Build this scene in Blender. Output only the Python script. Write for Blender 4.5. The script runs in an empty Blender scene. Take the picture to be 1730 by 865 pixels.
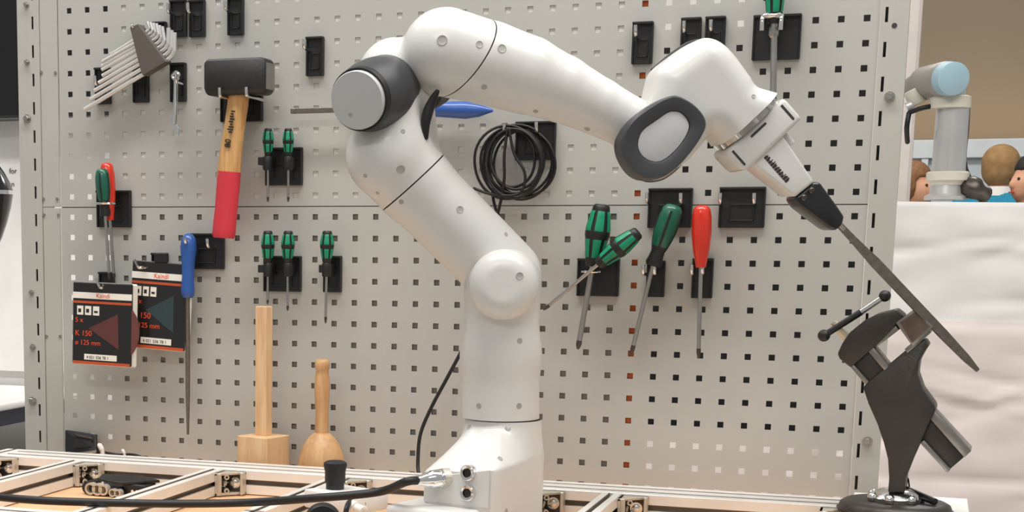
import bpy, bmesh, math, random
import numpy as np
from mathutils import Vector, Matrix
from mathutils.bvhtree import BVHTree
from mathutils import noise as mnoise
random.seed(4)
SC = bpy.context.scene
COL = SC.collection
PI = math.pi

# ------------------------------------------------------------------ camera
CAM = Vector((1.5192, -2.8031, 1.2877))
RIGHT = Vector((0.92598, 0.37749, 0.00310)); DOWN = Vector((0.0658, -0.1535, -0.9859)); FWD = Vector((-0.3718, 0.9132, -0.1670))
FWD.normalize(); RIGHT = (RIGHT - FWD * RIGHT.dot(FWD)).normalized(); DOWN = FWD.cross(RIGHT).normalized()
FPX, CX, CY, IW, IH = 2760.06, 430.0, 864.45, 1730.0, 865.0
cd = bpy.data.cameras.new('camera'); cam = bpy.data.objects.new('camera', cd); COL.objects.link(cam)
UP = -DOWN
cam.matrix_world = Matrix(((RIGHT.x, UP.x, -FWD.x, CAM.x), (RIGHT.y, UP.y, -FWD.y, CAM.y), (RIGHT.z, UP.z, -FWD.z, CAM.z), (0, 0, 0, 1)))
cd.sensor_fit = 'HORIZONTAL'; cd.sensor_width = 36.0; cd.lens = FPX * 36.0 / IW
cd.shift_x = (IW / 2 - CX) / IW; cd.shift_y = (CY - IH / 2) / IW
cd.clip_start = 0.05; cd.clip_end = 60
SC.camera = cam

# ------------------------------------------------------------------ light
w = bpy.data.worlds.new('hall_light'); SC.world = w; w.use_nodes = True
bgn = w.node_tree.nodes['Background']; bgn.inputs[0].default_value = (0.985, 0.98, 0.965, 1); bgn.inputs[1].default_value = 0.40
def area(name, loc, target, sx, sy, power, col=(1, .975, .945)):
    l = bpy.data.lights.new(name, 'AREA'); l.shape = 'RECTANGLE'; l.size = sx; l.size_y = sy; l.energy = power; l.color = col
    o = bpy.data.objects.new(name, l); COL.objects.link(o); o.location = loc
    o.rotation_euler = (Vector(target) - Vector(loc)).to_track_quat('-Z', 'Y').to_euler()
    return o
area('ceiling_and_fill_lamp', (0.2, -1.15, 4.4), (0.2, -1.1, 0), 2.4, .5, 92)
area('ceiling_and_fill_lamp', (2.6, -1.15, 4.4), (2.6, -1.1, 0), 2.4, .5, 78)
area('ceiling_and_fill_lamp', (0.9, -4.6, 4.4), (0.9, -4.4, 0), 3.0, .6, 74)
area('ceiling_and_fill_lamp', (1.0, 5.0, 4.4), (1.0, 5.0, 0), 3.0, 1.0, 150)
area('ceiling_and_fill_lamp', (2.6, .9, 4.4), (2.6, 1.0, 0), 2.4, .5, 42)  # fill lamp added overhead to brighten the draped sheet
area('ceiling_and_fill_lamp', (-1.6, .3, 4.4), (-1.6, .4, 0), 2.4, .5, 45)  # added fill lamp, lifts the poster and left background
area('wall_washer_lamp', (1.9, 8.72, 1.92), (1.9, 8.95, 2.3), 2.6, .05, 2.6, (1, .70, .42))
vs = SC.view_settings; vs.view_transform = 'Standard'; vs.look = 'None'; vs.gamma = 1.0; vs.use_curve_mapping = False; vs.exposure = -0.06

# ------------------------------------------------------------------ projection helpers: where a point of the photograph lies on a real plane
def ray(px, py): return RIGHT * ((px - CX) / FPX) + DOWN * ((py - CY) / FPX) + FWD
def at(px, py, y):
    d = ray(px, py); return CAM + d * ((y - CAM.y) / d.y)
def atz(px, py, z):
    d = ray(px, py); return CAM + d * ((z - CAM.z) / d.z)
def mpp(P): return (P - CAM).dot(FWD) / FPX           # metres per photo pixel at P

# ------------------------------------------------------------------ materials
def lin(c):
    if isinstance(c, str): c = [int(c[i:i + 2], 16) / 255 for i in (0, 2, 4)]
    return [x / 12.92 if x <= .04045 else ((x + .055) / 1.055) ** 2.4 for x in c]
MATS = {}
def mat(name, col, rough=.5, metal=0., var=.06, vscale=8., bump=0., bscale=200., coat=0., spec=.5, trans=0., emit=0.):
    m = bpy.data.materials.new(name); m.use_nodes = True; nt = m.node_tree; b = nt.nodes['Principled BSDF']
    c = lin(col)
    tc = nt.nodes.new('ShaderNodeTexCoord'); nz = nt.nodes.new('ShaderNodeTexNoise'); nz.inputs['Scale'].default_value = vscale; nz.inputs['Detail'].default_value = 5
    nt.links.new(tc.outputs['Object'], nz.inputs['Vector'])
    r = nt.nodes.new('ShaderNodeValToRGB'); r.color_ramp.elements[0].position = .3; r.color_ramp.elements[1].position = .7
    r.color_ramp.elements[0].color = [x * (1 - var) for x in c] + [1]; r.color_ramp.elements[1].color = [min(1, x * (1 + var)) for x in c] + [1]
    nt.links.new(nz.outputs['Fac'], r.inputs['Fac']); nt.links.new(r.outputs['Color'], b.inputs['Base Color'])
    b.inputs['Roughness'].default_value = rough; b.inputs['Metallic'].default_value = metal
    b.inputs['Coat Weight'].default_value = coat; b.inputs['Specular IOR Level'].default_value = spec
    b.inputs['Transmission Weight'].default_value = trans
    if bump:
        n2 = nt.nodes.new('ShaderNodeTexNoise'); n2.inputs['Scale'].default_value = bscale; bp = nt.nodes.new('ShaderNodeBump'); bp.inputs['Strength'].default_value = bump; bp.inputs['Distance'].default_value = .002
        nt.links.new(tc.outputs['Object'], n2.inputs['Vector']); nt.links.new(n2.outputs['Fac'], bp.inputs['Height']); nt.links.new(bp.outputs['Normal'], b.inputs['Normal'])
    if emit:
        b.inputs['Emission Color'].default_value = c + [1]; b.inputs['Emission Strength'].default_value = emit
    MATS[name] = m; return m
def wood(name, c1, c2, stretch=(30, 30, 3), rough=.5):
    m = bpy.data.materials.new(name); m.use_nodes = True; nt = m.node_tree; b = nt.nodes['Principled BSDF']
    tc = nt.nodes.new('ShaderNodeTexCoord'); mp = nt.nodes.new('ShaderNodeMapping'); mp.inputs['Scale'].default_value = stretch
    nz = nt.nodes.new('ShaderNodeTexNoise'); nz.inputs['Scale'].default_value = 2.2; nz.inputs['Detail'].default_value = 8; nz.inputs['Distortion'].default_value = .8
    r = nt.nodes.new('ShaderNodeValToRGB'); r.color_ramp.elements[0].position = .35; r.color_ramp.elements[1].position = .65
    r.color_ramp.elements[0].color = lin(c1) + [1]; r.color_ramp.elements[1].color = lin(c2) + [1]
    nt.links.new(tc.outputs['Object'], mp.inputs['Vector']); nt.links.new(mp.outputs['Vector'], nz.inputs['Vector'])
    nt.links.new(nz.outputs['Fac'], r.inputs['Fac']); nt.links.new(r.outputs['Color'], b.inputs['Base Color']); b.inputs['Roughness'].default_value = rough
    MATS[name] = m; return m
M = MATS
mat('panel_grey', 'b9b8b2', .42, var=.035, vscale=3, spec=.4)
mat('post_grey', 'bbb9b2', .4, var=.03, vscale=3)
mat('backing_light', 'cfcdc6', .7); mat('backing_grey', '8b8780', .7); mat('backing_black', '0c0c0d', .8); mat('backing_orange', 'cf6a35', .7, var=.15)
mat('robot_white', 'd8d7d3', .32, var=.01, coat=.15); mat('robot_grey', 'c3c4c5', .5, var=.01); mat('robot_dark', '3d3e41', .42, var=.04); mat('seam_dark', '3a3937', .6)
mat('dimple_grey', 'a9a7a2', .55); mat('black_plastic', '1c1c1d', .45, var=.15, vscale=40); mat('black_gloss', '0d0d0e', .12, coat=.4); mat('rubber_black', '161516', .5)
mat('chrome', 'e6e6e4', .14, 1., var=.03); mat('key_steel', 'dcdcda', .36, .55, var=.05); mat('steel', 'b6b3ae', .3, 1., var=.08, vscale=30); mat('steel_dark', '5e5853', .38, .9, var=.15, vscale=60); mat('file_steel', '80786f', .42, .9, var=.15, vscale=150, bump=.3, bscale=900)
mat('green_inlay', '0f8f68', .4, var=.08); mat('green_dark', '0d5c47', .35, coat=.3, var=.08); mat('red_plastic', 'd8321f', .28, coat=.4, var=.05); mat('red_grip', 'd33947', .4, var=.06)
mat('blue_handle', '2a58a5', .35, coat=.3, var=.08); mat('alu', 'f0ede7', .36, .18, var=.04, vscale=15); mat('alu_slot_shade', '8a8074', .6, .2); mat('bracket_shade', '57514b', .45, .5); mat('zinc', 'cfc8ba', .42, .5, var=.05)
mat('hammer_black', '2b2a29', .5, var=.15, vscale=60, bump=.15); mat('hammer_face', '8b8883', .4, .5, var=.1, vscale=60)
mat('vise_iron', '3d3936', .42, .35, var=.16, vscale=25, bump=.2, bscale=300); mat('vise_steel', '8f8b85', .34, .8, var=.1, vscale=50); mat('brass', 'd8cdb4', .3, .8)
mat('rust_steel', '67584d', .5, .6, var=.25, vscale=40)
mat('card_black', '1b1a19', .32, coat=.3, var=.05); mat('bag_plastic', 'dcd8cf', .25, coat=.3); mat('print_white', 'f0ece2', .5); mat('print_orange', 'e8502c', .5); mat('stripe_orange', 'c2532e', .4)
mat('tri_red', '5e322f', .75, bump=.4, bscale=900); mat('tri_teal', '2b3f44', .75, bump=.4, bscale=900); mat('abrasive', '6e3f3a', .85, bump=.5, bscale=900)
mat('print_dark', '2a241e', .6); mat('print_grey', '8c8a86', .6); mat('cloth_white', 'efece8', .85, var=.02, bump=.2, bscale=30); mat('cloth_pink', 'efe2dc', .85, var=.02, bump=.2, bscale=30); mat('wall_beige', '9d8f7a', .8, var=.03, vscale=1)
mat('partition_blue', 'c0c8cb', .7); mat('partition_frame', 'd7dcdd', .5); mat('poster_white', 'f1efeb', .6); mat('table_white', 'f2f0ec', .4); mat('navy', '1f2334', .5); mat('grey_blue', 'd0d4da', .5)
mat('screen_black', '0a0a0b', .25, coat=.2); mat('floor_grey', '8d8880', .5, var=.1); mat('ur_silver', 'c9c8c6', .3, .5); mat('ur_grey', 'a09a92', .45, .2); mat('ur_blue', 'a9c8d4', .4); mat('ur_cream', 'd8d2c2', .5)
mat('skin', 'd09a7c', .6, var=.08); mat('hair_blond', 'a07c50', .75, var=.18, vscale=25); mat('hair_brown', '7d5636', .75, var=.2, vscale=60); mat('hair_dark', '2a2320', .7, var=.25, vscale=60)
mat('shirt_blue', '1d87a5', .8, var=.06); mat('shirt_dark', '2c2428', .8); mat('shirt_grey', '77706c', .8); mat('collar_white', 'e6e3dd', .8); mat('trousers', '2b2d38', .8); mat('box_white', 'efeeea', .4)
mat('key_plate', '5d5650', .5, var=.06); mat('black_clamp', '17181b', .3, coat=.3); mat('pink_white', 'e6ddd6', .6)
wood('beech', 'bd8f62', 'd0a777', (40, 40, 4)); wood('beech_pale', 'd8ae80', 'e6c49a', (40, 40, 4)); wood('ash_handle', 'c08f55', 'd9ac74', (60, 60, 5)); wood('shelf_wood', 'e2b083', 'eec49a', (3, 30, 30))

# ------------------------------------------------------------------ object helpers
W2L = {}
def tagit(o, label=None, cat=None, group=None, kind=None):
    if label: o['label'] = label
    if cat: o['category'] = cat
    if group: o['group'] = group
    if kind: o['kind'] = kind
    return o
def thing(name, label, cat, loc, rotz=0, group=None):
    o = bpy.data.objects.new(name, None); COL.objects.link(o); o.location = loc; o.rotation_euler = (0, 0, rotz); o.empty_display_size = .02
    W2L[o.name] = (Matrix.Translation(Vector(loc)) @ Matrix.Rotation(rotz, 4, 'Z')).inverted()
    return tagit(o, label, cat, group)
def obj(name, bm, m, parent=None, smooth=None, local=False, label=None):
    """link bm as one mesh object; world coordinates are taken into the parent thing's frame"""
    me = bpy.data.meshes.new(name)
    root = parent
    while root is not None and root.parent is not None: root = root.parent
    if root is not None and not local and root.name in W2L: bmesh.ops.transform(bm, matrix=W2L[root.name], verts=bm.verts)
    bm.normal_update(); bm.to_mesh(me); bm.free()
    for mm in (m if isinstance(m, (list, tuple)) else [m]): me.materials.append(M[mm])
    if smooth is True:
        for p in me.polygons: p.use_smooth = True
    elif smooth: me.set_sharp_from_angle(angle=math.radians(smooth)); [setattr(p, 'use_smooth', True) for p in me.polygons]
    o = bpy.data.objects.new(name, me); COL.objects.link(o); o.parent = parent
    if label: o['label'] = label
    return o
def solo(name, bm, m, label, cat, group=None, smooth=35):
    """a thing that is one mesh, its origin at its base"""
    vs_ = [v.co for v in bm.verts]; c = sum(vs_, Vector()) / len(vs_); c.z = min(v.z for v in vs_)
    bmesh.ops.translate(bm, vec=-c, verts=bm.verts)
    o = obj(name, bm, m, None, smooth); o.location = c; return tagit(o, label, cat, group)
def struct(name, bm, m, smooth=None):
    o = obj(name, bm, m, None, smooth); o['kind'] = 'structure'; return o
NB = bmesh.new
def append(bm, t, Mx=None):
    if Mx is not None: bmesh.ops.transform(t, matrix=Mx, verts=t.verts)
    me = bpy.data.meshes.new('t'); t.to_mesh(me); t.free(); bm.from_mesh(me); bpy.data.meshes.remove(me)
def box(bm, lo, hi, bev=0, Mx=None, seg=1):
    t = NB(); bmesh.ops.create_cube(t, size=1)
    for v in t.verts: v.co = Vector([(a + b) / 2 + c * abs(b - a) for a, b, c in zip(lo, hi, v.co)])
    if bev: bmesh.ops.bevel(t, geom=t.edges[:], offset=bev, segments=seg, affect='EDGES', profile=.5)
    append(bm, t, Mx); return bm
def frames(pts):
    out = []; T = []
    n = len(pts)
    for i in range(n):
        T.append((pts[min(i + 1, n - 1)] - pts[max(i - 1, 0)]).normalized())
    a = Vector((0, 0, 1)) if abs(T[0].z) < .9 else Vector((1, 0, 0))
    N = T[0].cross(a).normalized()
    for t in T:
        N = (N - t * N.dot(t)).normalized(); out.append((t, N, t.cross(N)))
    return out
def tube(bm, pts, r, seg=10, cap=True, flat=1.0):
    pts = [Vector(p) for p in pts]; rs = r if isinstance(r, (list, tuple)) else [r] * len(pts)
    rings = []
    for p, q, (t, n, b) in zip(pts, rs, frames(pts)):
        rings.append([bm.verts.new(p + n * (math.cos(2 * PI * k / seg) * q) + b * (math.sin(2 * PI * k / seg) * q * flat)) for k in range(seg)])
    for A, B in zip(rings, rings[1:]):
        for k in range(seg): bm.faces.new((A[k], A[(k + 1) % seg], B[(k + 1) % seg], B[k]))
    if cap: bm.faces.new(rings[0][::-1]); bm.faces.new(rings[-1])
    return bm
def curve(pts, n=8, closed=False):
    """Catmull-Rom through pts"""
    P = [Vector(p) for p in pts]; out = []; N = len(P); m = N if closed else N - 1
    for i in range(m):
        p0 = P[(i - 1) % N] if closed else P[max(i - 1, 0)]; p1 = P[i]; p2 = P[(i + 1) % N]; p3 = P[(i + 2) % N] if closed else P[min(i + 2, N - 1)]
        for k in range(n):
            t = k / n; out.append(.5 * ((2 * p1) + (p2 - p0) * t + (2 * p0 - 5 * p1 + 4 * p2 - p3) * t * t + (3 * p1 - p0 - 3 * p2 + p3) * t ** 3))
    if not closed: out.append(P[-1].copy())
    return out
def lathe(bm, o, ax, prof, seg=20, a0=0, a1=2 * PI, ref=None):
    o = Vector(o); ax = Vector(ax).normalized(); ref = Vector(ref) if ref else (Vector((0, -1, 0)) if abs(ax.y) < .9 else Vector((1, 0, 0)))
    n = (ref - ax * ref.dot(ax)).normalized(); b = ax.cross(n); full = abs(a1 - a0 - 2 * PI) < 1e-6
    cnt = seg if full else seg + 1; rings = []
    for t, r in prof:
        rings.append([bm.verts.new(o + ax * t + (n * math.cos(a0 + (a1 - a0) * k / seg) + b * math.sin(a0 + (a1 - a0) * k / seg)) * max(r, 1e-5)) for k in range(cnt)])
    for A, B in zip(rings, rings[1:]):
        for k in range(seg): bm.faces.new((A[k], A[(k + 1) % cnt], B[(k + 1) % cnt], B[k]))
    if full: bm.faces.new(rings[0][::-1]); bm.faces.new(rings[-1])
    bmesh.ops.recalc_face_normals(bm, faces=bm.faces[:]) if full else None
    return bm
def prism(bm, pts, dvec, bev=0, seg=2):
    t = NB(); A = [t.verts.new(p) for p in pts]; d = Vector(dvec); B = [t.verts.new(Vector(p) + d) for p in pts]; n = len(A)
    t.faces.new(A); t.faces.new(B[::-1])
    for k in range(n): t.faces.new((A[k], B[k], B[(k + 1) % n], A[(k + 1) % n]))
    bmesh.ops.recalc_face_normals(t, faces=t.faces[:])
    if bev: bmesh.ops.bevel(t, geom=[e for e in t.edges if len(e.link_faces) == 2 and e.calc_face_angle(0) > .3], offset=bev, segments=seg, affect='EDGES', profile=.5)
    append(bm, t); return bm
def ringprism(bm, outer, inner, dvec, bev=0):
    d = Vector(dvec); n = len(outer); L = [[bm.verts.new(Vector(p)) for p in outer], [bm.verts.new(Vector(p) + d) for p in outer], [bm.verts.new(Vector(p) + d) for p in inner], [bm.verts.new(Vector(p)) for p in inner]]
    for a in range(4):
        A, B = L[a], L[(a + 1) % 4]
        for k in range(n): bm.faces.new((A[k], A[(k + 1) % n], B[(k + 1) % n], B[k]))
    bmesh.ops.recalc_face_normals(bm, faces=bm.faces[:]); return bm
def disc(bm, o, ax, r, h, seg=20, bev=.15): return lathe(bm, o, ax, [(0, r), (h * (1 - bev), r), (h, r * .96)], seg)
def text(name, s, size, origin, ex, ey, m, parent, ext=.0002, align='LEFT'):
    cu = bpy.data.curves.new('t', 'FONT'); cu.body = s; cu.size = size; cu.extrude = ext; cu.align_x = align
    o = bpy.data.objects.new('t', cu); COL.objects.link(o); bpy.context.view_layer.update()
    me = bpy.data.meshes.new_from_object(o.evaluated_get(bpy.context.evaluated_depsgraph_get())); bpy.data.objects.remove(o)
    bm = NB(); bm.from_mesh(me); bpy.data.meshes.remove(me)
    ex = Vector(ex).normalized(); ey = Vector(ey).normalized(); ez = ex.cross(ey)
    Mx = Matrix((ex, ey, ez)).transposed().to_4x4(); Mx.translation = Vector(origin); bmesh.ops.transform(bm, matrix=Mx, verts=bm.verts)
    return obj(name, bm, m, parent)
# signed distance surfaces (for the cast housings and bodies)
def rc(P, a, b, ra, rb):
    a = np.array(a, np.float32); ba = np.array(b, np.float32) - a; pa = P - a
    t = np.clip((pa @ ba) / max(ba @ ba, 1e-12), 0, 1); return np.linalg.norm(pa - t[..., None] * ba, axis=-1) - (ra + (rb - ra) * t)
def cyl(P, a, b, r, e):
    a = np.array(a, np.float32); ba = np.array(b, np.float32) - a; L = np.linalg.norm(ba); ba /= L; pa = P - a; h = pa @ ba
    dr = np.linalg.norm(pa - h[..., None] * ba, axis=-1) - r + e; dz = np.abs(h - L / 2) - L / 2 + e
    return np.minimum(np.maximum(dr, dz), 0) + np.hypot(np.maximum(dr, 0), np.maximum(dz, 0)) - e
def rbox(P, c, h, e, R=None):
    q = P - np.array(c, np.float32)
    if R is not None: q = q @ np.array(R, np.float32).T
    q = np.abs(q) - np.array(h, np.float32) + e
    return np.linalg.norm(np.maximum(q, 0), axis=-1) + np.minimum(q.max(-1), 0) - e
def smin(a, b, k):
    h = np.clip(.5 + .5 * (b - a) / k, 0, 1); return b * (1 - h) + a * h - k * h * (1 - h)
def sdf_bm(f, lo, hi, h):
    ax = [np.arange(l, u + h, h, dtype=np.float32) for l, u in zip(lo, hi)]
    P = np.stack(np.meshgrid(*ax, indexing='ij'), -1); V = f(P).astype(np.float32); S = V < 0
    n = [s - 1 for s in V.shape]; acc = np.zeros(n + [3], np.float32); cnt = np.zeros(n, np.float32)
    corners = [(i, j, k) for i in (0, 1) for j in (0, 1) for k in (0, 1)]
    sl = lambda A, c: A[c[0]:c[0] + n[0], c[1]:c[1] + n[1], c[2]:c[2] + n[2]]
    for c in corners:
        for d in range(3):
            if c[d]: continue
            e = list(c); e[d] = 1; A, B = sl(V, c), sl(V, e); x = (A < 0) != (B < 0)
            t = np.where(x, A / np.where(x, A - B, 1), 0)
            off = np.zeros(n + [3], np.float32)
            for q in range(3): off[..., q] = c[q]
            off[..., d] += t; acc += off * x[..., None]; cnt += x
    act = cnt > 0; idx = -np.ones(n, np.int64); idx[act] = np.arange(act.sum()); I = np.argwhere(act)
    verts = (I + acc[act] / cnt[act][:, None]) * h + np.array([a[0] for a in ax]); quads = []
    for d in range(3):
        e1, e2 = (d + 1) % 3, (d + 2) % 3; lo_ = [slice(None)] * 3; hi_ = [slice(None)] * 3; lo_[d] = slice(0, -1); hi_[d] = slice(1, None)
        A, B = S[tuple(lo_)], S[tuple(hi_)]; X = np.argwhere(A != B); X = X[(X[:, e1] > 0) & (X[:, e2] > 0) & (X[:, e1] < n[e1]) & (X[:, e2] < n[e2])]
        s = A[tuple(X.T)]; u = np.zeros(3, int); u[e1] = 1; v = np.zeros(3, int); v[e2] = 1
        q = np.stack([idx[tuple((X - u - v).T)], idx[tuple((X - v).T)], idx[tuple(X.T)], idx[tuple((X - u).T)]], 1); q[~s] = q[~s][:, ::-1]; quads.append(q)
    me = bpy.data.meshes.new('s'); me.from_pydata(verts.tolist(), [], np.concatenate(quads).tolist()); bm = NB(); bm.from_mesh(me); bpy.data.meshes.remove(me); return bm
def cut(bm, co, no, cap=True):
    """keep the side the normal points away from, with a clean flat end"""
    r = bmesh.ops.bisect_plane(bm, geom=bm.verts[:] + bm.edges[:] + bm.faces[:], plane_co=co, plane_no=no, clear_outer=True, dist=1e-6)
    ed = [e for e in r['geom_cut'] if isinstance(e, bmesh.types.BMEdge)]
    if cap and ed:
        g = bmesh.ops.triangle_fill(bm, edges=ed, use_beauty=True)['geom']
        for fc_ in g:
            if isinstance(fc_, bmesh.types.BMFace): fc_.material_index = 1
        for e in ed:
            if e.is_valid: e.smooth = False
    return bm

# ------------------------------------------------------------------ the setting
T = .885                                   # top of the aluminium frame
b = NB(); box(b, (-4, -6, -.05), (6, 9.2, 0)); struct('floor', b, 'floor_grey')
b = NB(); box(b, (-4, 9, 0), (6, 9.1, 5)); struct('wall_back', b, 'wall_beige')
b = NB(); box(b, (.2, 8.2, 0), (4.2, 8.26, 1.80), .004); ww = struct('partition_back', b, 'partition_blue')
b = NB()
for x in (.2, 1.44, 1.87, 2.4, 3.4): box(b, (x, 8.16, 0), (x + .04, 8.19, 1.86), .004)
box(b, (.2, 8.15, 1.76), (4.2, 8.2, 1.87), .004); struct('trim_1', b, 'partition_frame')
# ------------------------------------------------------------------ perforated board
Z0 = 1.70; PX = .038
board = thing('perforated_tool_board', 'tall pale grey perforated steel board with rows of square holes behind the tools', 'pegboard', (.70, 0, .845))
def holed(xs, zs, skip, y):
    bm = NB(); V = [[bm.verts.new((x, y, z)) for z in zs] for x in xs]
    for i in range(len(xs) - 1):
        for j in range(len(zs) - 1):
            if not skip(i, j): bm.faces.new((V[i][j], V[i + 1][j], V[i + 1][j + 1], V[i][j + 1]))
    fs = bm.faces[:]; ed = [e for e in bm.edges if len(e.link_faces) == 1]; TH = .0018; W = {}
    def back(v):
        if v not in W: W[v] = bm.verts.new((v.co.x, v.co.y + TH, v.co.z))
        return W[v]
    for f in fs: bm.faces.new([back(v) for v in reversed(f.verts)])
    for e in ed: bm.faces.new((e.verts[0], e.verts[1], back(e.verts[1]), back(e.verts[0])))
    bmesh.ops.recalc_face_normals(bm, faces=bm.faces[:]); return bm
def panel(r0, r1, ztop, zbot):
    xs = [-.0235]; zs = [zbot]
    for c in range(38): xs += [c * PX - .005, c * PX + .005]
    xs.append(1.4245)
    for r in range(r1, r0 - 1, -1): zs += [Z0 - r * PX - .005, Z0 - r * PX + .005]
    zs.append(ztop)
    return obj('panel', holed(xs, zs, lambda i, j: i % 2 == 1 and j % 2 == 1, 0), 'panel_grey', board)
SEAM = 1.3385
panel(-4, 9, Z0 + 4.5 * PX, SEAM + .0008); panel(10, 22, SEAM - .0008, .845)
b = NB(); box(b, (-.0235, .004, SEAM - .004), (1.4245, .0055, SEAM + .004)); obj('seam_strip', b, 'seam_dark', board)
for za, zb in ((SEAM + .0012, 1.88), (.845, SEAM - .0012)):       # filler strips beside the panels, with their rivets
    b = NB(); box(b, (-.0625, -.001, za), (-.0262, .004, zb), .0006); f = obj('filler_strip', b, 'post_grey', board)
    for px, py in ((70, 122), (94, 123), (74, 336), (97, 336), (75, 363), (99, 363), (79, 568), (102, 568)):
        p = at(px, py, -.001)
        if za < p.z < zb: q = NB(); disc(q, (p.x, -.001, p.z), (0, -1, 0), .003, .002, 10); obj('rivet', q, 'steel', f)
def post(xa, xb, xs, ref):
    zs = [.845]; z = ref
    while z > .86: z -= .0524
    hz = []
    while z < 1.88:
        if z > .86: zs += [z - .0115, z + .0115]
        z += .0524
    zs.append(1.9)
    b = holed([xa, xs - .0022, xs + .0022, xb], zs, lambda i, j: i == 1 and j % 2 == 1, -.003); o = obj('post', b, 'post_grey', board)
    q = NB(); box(q, (xa, -.001, .0), (xa + .002, .045, 1.9)); box(q, (xb - .002, -.001, .0), (xb, .045, 1.9)); box(q, (xa, .043, .0), (xb, .045, 1.9)); obj('post_channel', q, 'post_grey', board)
    return o
pl = post(-.11, -.0632, -.077, at(63, 418.6, 0).z); pr_ = post(1.4255, 1.4668, 1.4345, at(1478.7, 315.7, 0).z)
for par, px, py, r in ((pl, 45, 8, .005), (pl, 46, 105, .005), (pl, 46, 200, .008), (pl, 53.5, 494, .005), (pl, 55.8, 586, .006), (pl, 55.3, 677, .0085), (pr_, 1503, 163, .008), (pr_, 1465, 745, .008)):
    p = at(px, py, -.004); q = NB(); disc(q, (p.x, -.003, p.z), (0, -1, 0), r, .003, 16); lathe(q, (p.x, -.005, p.z), (0, -1, 0), [(0, r * .7), (.006, r * .7), (.007, r * .6)], 6); obj('bolt', q, 'steel', par)
p = at(1511, 43, -.004); q = NB(); disc(q, (p.x, -.0028, p.z), (0, -1, 0), .004, .001, 14); obj('bolt_hole', q, 'seam_dark', pr_)
b = NB(); box(b, (2.6 * PX, .0021, SEAM + .004), (27.5 * PX, .0035, 1.87)); obj('backing_sheet', b, 'backing_light', board)
b = NB(); box(b, (2.6 * PX, .0045, .85), (27.5 * PX, .006, SEAM - .006)); obj('backing_sheet', b, 'backing_grey', board)
b = NB(); box(b, (27.5 * PX, .0056, .85), (28.5 * PX, .03, 1.87)); obj('backing_batten', b, 'backing_orange', board)
# dark exhibition panel and added white board standing in for lamps, seen through the right-hand holes
b = NB(); box(b, (.85, .5, Z0 - 19.5 * PX - .055), (1.40, .54, 1.655)); box(b, (1.168, .5, 1.655), (1.40, .54, 2.0)); struct('partition_behind', b, 'backing_black')
b = NB(); box(b, (.35, 3.6, 0), (1.02, 3.66, 2.7), .004); struct('lamp_standin_board', b, 'cloth_white')
# white edge panel behind the right post
b = NB(); xr = at(1550, 130, 3.6).x; box(b, (xr - .5, 3.6, 0), (xr, 3.8, 2.7), .01); struct('trim_2', b, 'pink_white')
# ------------------------------------------------------------------ left background
screen = thing('wall_screen', 'black wall screen at the top left behind the board post', 'screen', (-.9, 1.2, 1.6))
b = NB(); box(b, (-1.9, 1.2, 1.601), (-.52, 1.24, 2.5), .004); obj('screen_panel', b, 'screen_black', screen)
b = NB(); box(b, (-1.9, 1.192, 1.601), (-.52, 1.2, 1.607), .001); obj('bezel', b, 'black_gloss', screen)
b = NB(); box(b, (-2.0, 1.3, 0), (-.16, 1.34, 2.6), .003); struct('partition_left', b, 'poster_white')
poster = thing('poster', 'white poster with grey lettering behind the left board post', 'poster', (-.95, 1.29, .93))
b = NB(); box(b, (-1.3, 1.285, .90), (-.17, 1.297, 1.6)); obj('sheet', b, 'poster_white', poster)
for s, px, py in (('for', 15.5, 293), ('an', 14.5, 315)):
    p = at(px, py, 1.283); text('lettering', s, .0205, p, (1, 0, 0), (0, 0, 1), 'print_dark', poster)
tbl = thing('side_table', 'white side table on navy legs behind the left end of the board', 'table', (-1.0, 1.0, 0))
b = NB(); box(b, (-1.7, .72, .842), (-.64, 1.26, .862), .008, seg=3); obj('tabletop', b, 'table_white', tbl)
b = NB(); box(b, (-1.68, .78, .80), (-.66, 1.2, .842), .003); obj('apron', b, 'navy', tbl)
for x in (-.73, -1.66):
    for y in (.80, 1.14): b = NB(); box(b, (x, y, 0), (x + .045, y + .045, .80), .003); obj('leg', b, 'navy', tbl)
b = NB(); box(b, (-1.66, .815, .2), (-.67, .825, .80), .002); obj('modesty_panel', b, 'grey_blue', tbl)
lampb = thing('spotlight_housing', 'glossy black bell-shaped housing with a chrome band at the left edge', 'spotlight', (-.7, .6, 1.0))
c = at(-30, 325, .6); k = mpp(c)
ax = RIGHT * .0 + Vector((0, 0, 1))
P = [(-.12, 8), (-.105, 26), (-.08, 34), (-.05, 43), (-.02, 49), (-.003, 52)]
b = NB(); lathe(b, c, ax, [(t * k / .0012 * 1.0, r * k) for t, r in [(-.120, 20), (-.09, 32), (-.06, 41), (-.03, 48), (-.004, 52)]], 28); obj('lower_shell', b, 'black_gloss', lampb, 40)
b = NB(); lathe(b, c, ax, [(t * k / .0012, r * k) for t, r in [(.004, 52), (.02, 47), (.04, 38), (.055, 29), (.07, 15)]], 28); obj('upper_shell', b, 'black_gloss', lampb, 40)
b = NB(); lathe(b, c, ax, [(-.004 * k / .0012, 51.5), (.004 * k / .0012, 51.5)] and [(-.005, 51 * k), (.005, 51 * k)], 28); obj('band', b, 'chrome', lampb, 40)
b = NB(); tube(b, [c - ax * .09, Vector((c.x, c.y, 0))], .02, 12); obj('stand', b, 'black_plastic', lampb, 40)
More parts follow.
